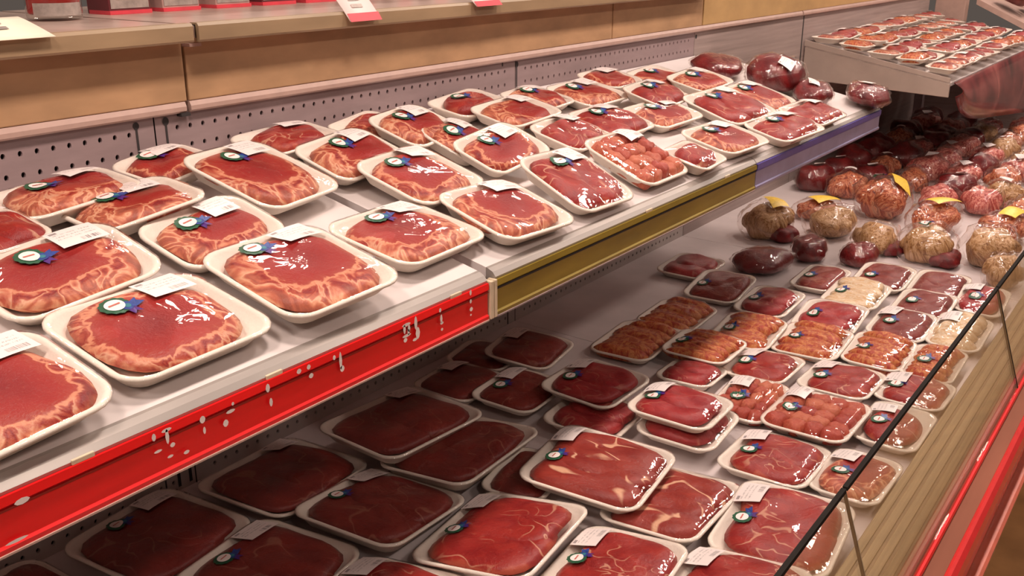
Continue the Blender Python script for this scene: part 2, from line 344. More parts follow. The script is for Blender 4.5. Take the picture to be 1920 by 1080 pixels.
m = MB(); m.sweep([(-0.256, 0.46), (-0.256, 0.521), (-0.250, 0.5255), (-0.244, 0.5240), (-0.236, 0.516), (-0.231, 0.503), (-0.230, 0.478), (-0.234, 0.46)], -0.6, 6.8); m.build('bumper_rail', M['bumper'], case, smooth=False)
m = MB(); m.sweep([(-0.40, 0.02), (-0.40, 0.455), (-0.214, 0.455), (-0.208, 0.452), (-0.208, 0.445), (-0.214, 0.440), (-0.36, 0.430), (-0.36, 0.02)], -0.6, 6.8); m.build('front_skirt', M['bumper_low'], case)
m = MB(); m.box(BX - 0.05, -0.41, -0.6, 6.8, 0.0, 0.52); m.build('case_body', M['panel_plain'], case)
m = MB(); m.box(BX - 0.05, -0.30, 6.80, 6.86, 0.0, 1.10); m.build('end_wall', M['panel_plain'], case)
m = MB(); m.box(BX, BX + 0.05, 6.74, 6.80, 0.57, 1.08); m.build('corner_post', M['panel'], case)

# front glass, one panel per section, leaning in at the top
gt, gb = (-0.384, 0.800), (-0.2970, 0.5385)
for a_, b_, lab in ((-0.40, 1.478, 'clear front glass panel nearest the camera, beside the near tan grille'),
                    (1.484, 2.716, 'clear front glass panel between the two upright glass joints'),
                    (2.724, 5.20, 'clear front glass panel beyond the black upright joint, by the tan packs')):
    g = thing('front_glass_panel', lab, 'glass panel', (0, 0, 0), group='case front glass')
    m = MB(); dx = 0.0028
    m.sweep([(gt[0] - dx, gt[1]), (gt[0] + dx, gt[1]), (gb[0] + dx, gb[1]), (gb[0] - dx, gb[1])], a_, b_); m.build('pane', M['glass'], g)
    m = MB(); m.sweep([(gt[0] - 0.0038, gt[1] - 0.003), (gt[0] + 0.0048, gt[1] - 0.003), (gt[0] + 0.0038, gt[1] + 0.0035), (gt[0] - 0.0045, gt[1] + 0.0035)], a_, b_); m.build('edge_trim', M['black'], g)
    e = 0.004 if b_ > 2 else 0.0015
    m = MB(); m.sweep([(gt[0] - .0035, gt[1]), (gt[0] + .0035, gt[1]), (gb[0] + .0035, gb[1]), (gb[0] - .0035, gb[1])], b_, b_ + e); m.build('joint_seal', M['black'] if b_ > 2 else M['grille_dark'], g)

# ------------------------------------------------------------------ upper shelf sections with their price rails
TA = math.radians(12.5); SX, SZ = -0.985, 1.12
def sz(x): return SZ - (x - SX) * math.tan(TA)
def shelf(y0, y1, lab, mats):
    s = thing('upper_shelf_section', lab, 'shelf', (0, 0, 0), group='sloping upper shelf sections')
    m = MB(); x0 = BX + 0.004
    m.sweep([(x0, sz(x0)), (x0, sz(x0) - 0.018), (SX, SZ - 0.018), (SX, SZ)], y0, y1); m.build('deck', M['deck'], s)
    m = MB(); m.sweep([(SX, SZ), (SX, SZ - 0.02), (-0.966, SZ - 0.022), (-0.964, SZ - 0.014), (-0.970, SZ - 0.006), (-0.980, SZ - 0.0012)], y0, y1); m.build('front_lip', M['lip'], s)
    m = MB(); zt, zb = 1.1015, 1.036
    m.sweep([(-0.974, zb), (-0.961, zb), (-0.9605, zb + 0.006), (-0.9635, zb + 0.009), (-0.9635, zt - 0.014), (-0.960, zt - 0.011), (-0.961, zt), (-0.974, zt)], y0, y1)
    r = m.build('price_rail', mats[0], s)
    m = MB(); m.box(-0.9635, -0.9612, y0, y1, zt - 0.0175, zt - 0.0145); m.build('rail_groove', mats[1], r)
    if mats[2]:
        m = MB(); m.box(-0.9625, -0.9590, y0, y1, zb - 0.0025, zb); m.build('rail_foot', mats[2], r)
    for yy in (y0 + 0.03, y1 - 0.03):
        m = MB(); m.add([(BX + .004, yy, sz(BX) - 0.018), (SX - 0.05, yy, sz(SX - 0.05) - 0.018), (BX + .004, yy, sz(BX) - 0.13), (BX + .004, yy + 0.004, sz(BX) - 0.018), (SX - 0.05, yy + 0.004, sz(SX - 0.05) - 0.018), (BX + .004, yy + 0.004, sz(BX) - 0.13)],
                        [(0, 1, 2), (3, 5, 4), (0, 3, 4, 1), (1, 4, 5, 2), (2, 5, 3, 0)]); m.build('bracket', M['panel'], s)
    return s, r
s1, r1 = shelf(-0.6, 1.276, 'white sloping shelf section with the red price rail, nearest the camera', (M['red'], M['redline'], M['trim']))
s2, r2 = shelf(1.300, 2.452, 'white sloping shelf section with the olive price rail in the middle', (M['olive'], M['hole'], M['panel']))
s3, r3 = shelf(2.456, 3.56, 'white sloping shelf section with the lavender blue price rail', (M['blue'], M['bluedark'], None))
m = MB(); m.box(-0.974, -0.9595, 2.456, 3.56, 1.088, 1.103); m.build('rail_top_band', M['bluedark'], r3)
m = MB(); m.box(-0.976, -0.9585, 1.279, 1.289, 1.034, 1.104); m.build('rail_end_cap', M['cream'], s1, bevel=0.002)
m = MB(); m.box(-0.976, -0.9585, 1.291, 1.299, 1.034, 1.104); m.build('rail_end_cap', M['cream'], s2, bevel=0.002)
# small white marks on the red rail: (y, z, strokes as dy, dz, half-width, half-height)
MARKS = [(0.444, 1.089, [(0, 0, .006, .003)]), (0.431, 1.047, [(0, 0, .009, .0016)]),
         (0.608, 1.094, [(0, 0, .002, .004)]), (0.626, 1.092, [(0, .004, .005, .002), (0, -.004, .0018, .008)]), (0.632, 1.074, [(0, 0, .0025, .0025), (-.018, 0, .004, .0015)]), (0.650, 1.056, [(0, 0, .003, .002), (-.02, .004, .003, .0015)]),
         (0.678, 1.089, [(0, 0, .003, .004), (.001, -.014, .0015, .004)]), (0.712, 1.070, [(0, 0, .003, .004), (.008, .012, .005, .002), (.012, .020, .0015, .002)]),
         (0.784, 1.092, [(0, 0, .0025, .005), (.003, -.02, .002, .005)]), (0.840, 1.096, [(0, 0, .003, .003)]), (0.858, 1.096, [(0, 0, .0025, .003), (.003, -.013, .003, .003)]),
         (0.907, 1.093, [(0, 0, .002, .003)]), (0.919, 1.084, [(0, 0, .002, .011), (.002, -.012, .003, .004)]),
         (1.062, 1.094, [(0, 0, .007, .0022), (-.004, -.006, .002, .006), (.005, -.007, .002, .005)]), (1.062, 1.076, [(0, 0, .007, .002), (-.003, -.006, .003, .003), (.004, .004, .0018, .004)]),
         (1.084, 1.090, [(0, 0, .0025, .009)]), (1.088, 1.072, [(0, 0, .0035, .008), (-.006, -.008, .004, .002)]),
         (1.144, 1.093, [(0, 0, .002, .003), (.002, -.014, .002, .006), (.003, -.021, .003, .002), (.003, -.031, .002, .002)]),
         (1.224, 1.100, [(0, 0, .002, .004), (0, -.014, .002, .003), (.001, -.027, .003, .003), (0, -.036, .0015, .0015)])]
for y, z, st in MARKS:
    m = MB()
    for a_, b_, hw, hh in st:
        hw *= 1.35; hh *= 1.3; a_ *= 1.15; b_ *= 1.1
        xx = -0.9596
        m.add([(xx, y + a_ + hw * math.cos(t_ * math.pi / 4) * (1.0 if t_ % 2 else 1.1), z + b_ + hh * math.sin(t_ * math.pi / 4)) for t_ in range(8)], [tuple(range(8))])
    m.build('rail_mark', M['white_mark'], r1)
for y in (0.52, 0.80, 1.19, 1.86, 2.27):
    m = MB(); m.box(-0.9665, -0.9622, y - 0.014, y + 0.014, 1.1015, 1.108); m.build('tag_clip', M['cream'], s1 if y < 1.28 else s2, bevel=0.001)

# ------------------------------------------------------------------ packed meat
def rrect(W, L, r, n=5):
    r = max(0.004, min(r, W / 2 - .002, L / 2 - .002)); pts = []
    for cx, cy, a0 in ((W/2 - r, L/2 - r, 0), (-W/2 + r, L/2 - r, 90), (-W/2 + r, -L/2 + r, 180), (W/2 - r, -L/2 + r, 270)):
        for k in range(n + 1):
            a = math.radians(a0 + 90 * k / n); pts.append((cx + r * math.cos(a), cy + r * math.sin(a)))
    return pts
def tray_mesh(W, L, H):
    rc = min(0.040, W * 0.24); m = MB(); loops = []
    for ins, z in ((0.026, 0.0), (0.022, 0.0015), (0.0055, H - 0.0055), (0.0, H - 0.005), (-0.0005, H - 0.002), (0.0025, H), (0.0065, H - 0.001), (0.0095, H - 0.004), (0.026, 0.009), (0.034, 0.006)):
        loops.append([(x, y, z) for x, y in rrect(W - 2 * ins, L - 2 * ins, rc - ins * 0.6)])
    n = len(loops[0]); vs_ = [p for lp in loops for p in lp]; fs = []
    for j in range(len(loops) - 1):
        for i in range(n): fs.append((j*n+i, j*n+(i+1) % n, (j+1)*n+(i+1) % n, (j+1)*n+i))
    fs.append(tuple(range(n - 1, -1, -1))); fs.append(tuple(range((len(loops)-1)*n, len(loops)*n)))
    return m.add(vs_, fs).mesh('foam_tray', M['foam'], True)

class Piece:                                     # a slab of meat: outline r(theta), thickness, dome
    def __init__(s, cx, cy, ax, ay, yaw, z0, th, seed, n=2.7, lump=0.10, dome=4.0):
        s.cx, s.cy, s.ax, s.ay, s.yaw, s.z0, s.th, s.n, s.dome = cx, cy, ax, ay, yaw, z0, th, n, dome * 1.9
        rg = random.Random(seed); s.h = [(k, rg.uniform(-1, 1) * lump / k ** 0.8, rg.uniform(0, 6.28)) for k in (1, 2, 3, 4, 5, 7)]
        s.tilt = (rg.uniform(-.1, .1), rg.uniform(-.1, .1))
    def rad(s, a):
        c, sn = np.abs(np.cos(a)), np.abs(np.sin(a)); r = (c ** s.n + sn ** s.n) ** (-1 / s.n)
        for k, am, ph in s.h: r = r * (1 + am * np.cos(k * a + ph))
        return r
    def height(s, x, y):
        c, sn = math.cos(s.yaw), math.sin(s.yaw); dx, dy = x - s.cx, y - s.cy
        u = (c * dx + sn * dy) / s.ax; v = (-sn * dx + c * dy) / s.ay
        rho = np.hypot(u, v) / s.rad(np.arctan2(v, u))
        return np.where(rho < 1, s.top(rho, u, v), -1.0)
    def top(s, rho, u, v):
        wob = 0.10 * np.sin(5.1 * u + s.h[0][2]) * np.cos(4.3 * v + s.h[1][2])
        return s.z0 + s.th * ((1 - np.clip(rho, 0, 1) ** s.dome) * (0.52 + wob) + 0.48 + 0.4 * (s.tilt[0] * u + s.tilt[1] * v))
    def mesh(s, name, mat, NR=7, NS=30):
        vs_ = []; uvs = []; fs = []; a = np.arange(NS) * 2 * math.pi / NS; R_ = s.rad(a); c, sn = math.cos(s.yaw), math.sin(s.yaw)
        def put(rho, zs=None):
            u = np.cos(a) * R_ * rho; v = np.sin(a) * R_ * rho
            z = s.top(np.full(NS, rho), u, v) if zs is None else np.full(NS, zs)
            X = s.cx + c * u * s.ax - sn * v * s.ay; Y = s.cy + sn * u * s.ax + c * v * s.ay
            for i in range(NS): vs_.append((X[i], Y[i], z[i])); uvs.append((math.cos(a[i]) * rho, math.sin(a[i]) * rho))
        z00 = float(s.top(np.array([0.0]), np.array([0.0]), np.array([0.0]))[0])
        vs_.append((s.cx, s.cy, z00)); uvs.append((0, 0))
        rings = [((j + 1) / NR) ** 0.75 for j in range(NR)]
        for q in rings: put(q)
        put(0.84, s.z0)
        for i in range(NS): fs.append((0, 1 + i, 1 + (i + 1) % NS))
        for j in range(NR):
            for i in range(NS): fs.append((1+j*NS+i, 1+(j+1)*NS+i, 1+(j+1)*NS+(i+1) % NS, 1+j*NS+(i+1) % NS))
        fs.append(tuple(1 + NR*NS + i for i in range(NS - 1, -1, -1)))
        me = bpy.data.meshes.new(name); me.from_pydata(vs_, [], fs); me.materials.append(mat)
        uv = me.uv_layers.new(name='UVMap'); li = np.empty(len(me.loops), dtype=np.int32); me.loops.foreach_get('vertex_index', li)
        uv.data.foreach_set('uv', np.array(uvs, dtype=np.float32)[li].ravel())
        me.polygons.foreach_set('use_smooth', [True] * len(fs)); me.update(); return me

def fill(kind, W, L, H, sd):
    """the pieces of one pack and their names"""
    rg = random.Random(sd); w, l = W / 2, L / 2; P = []; z0 = 0.0072; in_w, in_l = w - 0.0105, l - 0.0105
    if kind == 'rib':
        P.append(('steak', 'rib', Piece(rg.uniform(0.001, .005), rg.uniform(-.004, .004), in_w * rg.uniform(.97, 1.04), in_l * rg.uniform(.94, 1.02), rg.uniform(-.12, .12), z0, H * rg.uniform(.92, 1.10), sd, 3.0, .07)))
    elif kind == 'lean':
        if W < 0.15: P.append(('steak', 'lean', Piece(0, 0, in_w * .95, in_l * .85, 0, z0, H * 1.1, sd, 2.4, .08)))
        else:
            P.append(('meat_slice', 'lean', Piece(.004, -l * .22, in_w * .96, in_l * .70, rg.uniform(-.08, .08), z0, H * .98, sd, 3.4, .06)))
            P.append(('meat_slice', 'lean', Piece(.006, l * .27, in_w * .93, in_l * .68, rg.uniform(-.12, .12), z0 + .003, H * 1.05, sd + 1, 3.2, .07)))
    elif kind == 'streak':
        for k, t_ in enumerate((-.50, 0.02, .46)):
            P.append(('meat_slice', 'streak', Piece(.004, l * t_ * .86, in_w * .97, in_l * .50, rg.uniform(-.06, .06), z0 + .002 * k, H * (1.0 + .05 * k), sd + k, 3.8, .045)))
    elif kind == 'dark':
        P.append(('meat_slice', 'dark', Piece(.0, -l * .14, in_w * .98, in_l * .82, rg.uniform(-.05, .05), z0, H * .98, sd, 4.2, .035)))
        P.append(('meat_slice', 'dark', Piece(.002, l * .30, in_w * .95, in_l * .66, rg.uniform(-.08, .08), z0 + .002, H * 1.03, sd + 1, 3.8, .05)))
    elif kind == 'smooth':
        P.append(('meat_slice', 'smooth', Piece(-.004, -l * .24, in_w * .95, in_l * .66, .1, z0, H * 1.05, sd, 2.6, .05)))
        P.append(('meat_slice', 'smooth', Piece(.004, l * .24, in_w * .93, in_l * .66, .05, z0 + .003, H * 1.18, sd + 1, 2.6, .06)))
    elif kind == 'strip':
        n = 6
        for k in range(n):
            P.append(('meat_strip', 'strip', Piece(rg.uniform(-.004, .004), -in_l + (k + .55) * 2 * in_l / n, in_w * rg.uniform(.88, 1.0), in_l / n * 1.28, rg.uniform(-.12, .12), z0 + .002 * (k % 2), H * rg.uniform(1.0, 1.25), sd + k, 2.6, .09, 2.6)))
    elif kind == 'chunk':
        nx, ny = 4, 5; in_w *= .93; in_l *= .94
        for i in range(nx):
            for j in range(ny):
                P.append(('meat_cube', 'chunk', Piece(-in_w + (i + .5) * 2 * in_w / nx + rg.uniform(-.004, .004), -in_l + (j + .5) * 2 * in_l / ny + rg.uniform(-.004, .004), in_w / nx * 1.20, in_l / ny * 1.18, rg.uniform(-.6, .6), z0, H * rg.uniform(.98, 1.18), sd + 7 * i + j, 4.2, .10, 3.4)))
    elif kind == 'pale':
        for k in range(4):
            P.append(('meat_slice', 'pale', Piece(rg.uniform(-.006, .006), -in_l + (k + .6) * 2 * in_l / 4.3, in_w * .92, in_l * .40, rg.uniform(-.2, .2), z0 + .003 * k, H * 1.0, sd + k, 2.4, .10)))
    return P

class Film:                                      # the stretched film of a pack: rim outline to a dome that clears the meat
    def __init__(s, W, L, H, pieces):
        s.W, s.L, s.H, s.p = W, L, H, pieces
        g = np.linspace(-.8, .8, 15); X, Y = np.meshgrid(g * W / 2, g * L / 2)
        s.B = max(0.003, 0.55 * (float(max(p.height(X, Y).max() for p in pieces)) - H) + 0.002)
    def z(s, x, y):
        x = np.asarray(x, float); y = np.asarray(y, float)
        q = ((np.abs(x) / (s.W / 2)) ** 3.2 + (np.abs(y) / (s.L / 2)) ** 3.2) ** (1 / 3.2)
        z = s.H + 0.0008 + s.B * np.clip(1 - q ** 2.6, 0, 1)
        fade = np.clip((1.02 - q) / .12, 0, 1)
        for p in s.p:
            mh = np.maximum.reduce([p.height(x + dx, y + dy) for dx, dy in ((0, 0), (.004, 0), (-.004, 0), (0, .004), (0, -.004))])
            z = np.maximum(z, np.where(mh > 0, z + (mh + 0.0014 - z) * fade, z))
        return z
    def mesh(s, mat=None, NR=11):
        out = rrect(s.W + 0.001, s.L + 0.001, min(0.040, s.W * .24), 6); n = len(out); ox = np.array(out); vs_ = [(0, 0, float(s.z(0, 0)))]; fs = []
        for j in range(NR):
            t_ = ((j + 1) / NR) ** 0.85; P = ox * t_; Z = s.z(P[:, 0], P[:, 1]) if j < NR - 1 else np.full(n, s.H + 0.0006)
            vs_ += [(P[i, 0], P[i, 1], float(Z[i])) for i in range(n)]
        vs_ += [(ox[i, 0] * 1.004, ox[i, 1] * 1.004, s.H - 0.006) for i in range(n)]
        for i in range(n): fs.append((0, 1 + i, 1 + (i + 1) % n))
        for j in range(NR):
            for i in range(n): fs.append((1+j*n+i, 1+(j+1)*n+i, 1+(j+1)*n+(i+1) % n, 1+j*n+(i+1) % n))
        me = bpy.data.meshes.new('plastic_film'); me.from_pydata(vs_, [], fs); me.materials.append(mat or M['film'])
        me.polygons.foreach_set('use_smooth', [True] * len(fs)); me.update(); return me

def drape_label(film, cx, cy, w, l, yaw, parent, eps=0.0016, mat=None, name='price_label'):
    nx, ny = 5, 6; vs_ = []; uvs = []; fs = []; c, sn = math.cos(yaw), math.sin(yaw)
    for i in range(nx + 1):
        for j in range(ny + 1):
            u, v = (i / nx - .5) * w, (j / ny - .5) * l; x, y = cx + c * u - sn * v, cy + sn * u + c * v
            vs_.append((x, y, 0)); uvs.append((j / ny, 1 - i / nx))
    a_ = np.array(vs_); z = film.z(a_[:, 0], a_[:, 1]); pl = np.polyfit(a_[:, 0], z, 1)
    inside = (np.abs(a_[:, 0]) < film.W / 2) & (np.abs(a_[:, 1]) < film.L / 2)
    z = np.maximum(z, film.H + 0.0012) + eps
    # paper does not follow every dent
    A_ = np.c_[np.ones(len(a_)), a_[:, 0], a_[:, 1], a_[:, 0] ** 2, a_[:, 1] ** 2, a_[:, 0] * a_[:, 1]]
    k_, *_ = np.linalg.lstsq(A_, z, rcond=None); zs = A_ @ k_; z = zs + max(0.0, float((z - zs).max())) * 0.8
    vs_ = [(p[0], p[1], float(zz)) for p, zz in zip(vs_, z)]
    for i in range(nx):
        for j in range(ny):
            q = i * (ny + 1) + j; fs.append((q, q + ny + 1, q + ny + 2, q + 1))
    me = bpy.data.meshes.new(name); me.from_pydata(vs_, [], fs); me.materials.append(mat or M['label'])
    uv = me.uv_layers.new(name='UVMap'); li = np.empty(len(me.loops), dtype=np.int32); me.loops.foreach_get('vertex_index', li)
    uv.data.foreach_set('uv', np.array(uvs, dtype=np.float32)[li].ravel()); me.polygons.foreach_set('use_smooth', [True] * len(fs)); me.update()
    return link(bpy.data.objects.new(name, me), parent)

def rosette(film, cx, cy, r, parent):
    """green ring, white disc with faded print, blue and purple ribbon tails"""
    m = MB(); N = 24
    def disc(ox, oy, rr, e, mi, sx=1.0, wave=0.0, n=N):
        vs_ = [(cx + ox, cy + oy)] + [(cx + ox + sx * rr * (1 + wave * math.cos(12 * k * 2 * math.pi / n)) * math.cos(2 * math.pi * k / n), cy + oy + rr * (1 + wave * math.cos(12 * k * 2 * math.pi / n)) * math.sin(2 * math.pi * k / n)) for k in range(n)]
        a_ = np.array(vs_); z = np.maximum(film.z(a_[:, 0], a_[:, 1]), film.H + .001) + e
        m.add([(p[0], p[1], float(zz)) for p, zz in zip(vs_, z)], [(0, 1 + k, 1 + (k + 1) % n) for k in range(n)], mi)
    def poly(pts, e, mi):
        a_ = np.array([(cx + p[0], cy + p[1]) for p in pts]); z = np.maximum(film.z(a_[:, 0], a_[:, 1]), film.H + .001) + e
        m.add([(p[0], p[1], float(zz)) for p, zz in zip(a_, z)], [tuple(range(len(pts)))], mi)
    poly([(r * .5, r * .3), (r * 1.5, r * .55), (r * 1.15, r * .85), (r * 1.35, r * 1.25), (r * .35, r * .9)], 0.0012, 4)
    poly([(r * .2, r * .7), (r * .75, r * 1.1), (r * .45, r * 1.95), (r * .15, r * 1.5), (-r * .2, r * 1.6)], 0.0013, 3)
    disc(0, 0, r, 0.0018, 0, wave=0.05, n=48)
    disc(r * .42, r * .62, r * .46, 0.0021, 3); disc(r * .46, r * .66, r * .22, 0.0024, 5)
    disc(0, 0, r * .66, 0.0027, 1)
    poly([(-r * .10, -r * .42), (r * .05, -r * .42), (r * .05, r * .40), (-r * .10, r * .40)], 0.0033, 2)
    return m.build('rosette_sticker', [M['green'], M['white_ink'], M['red_ink'], M['blue_ink'], M['purple_ink'], M['teal_ink']], parent)

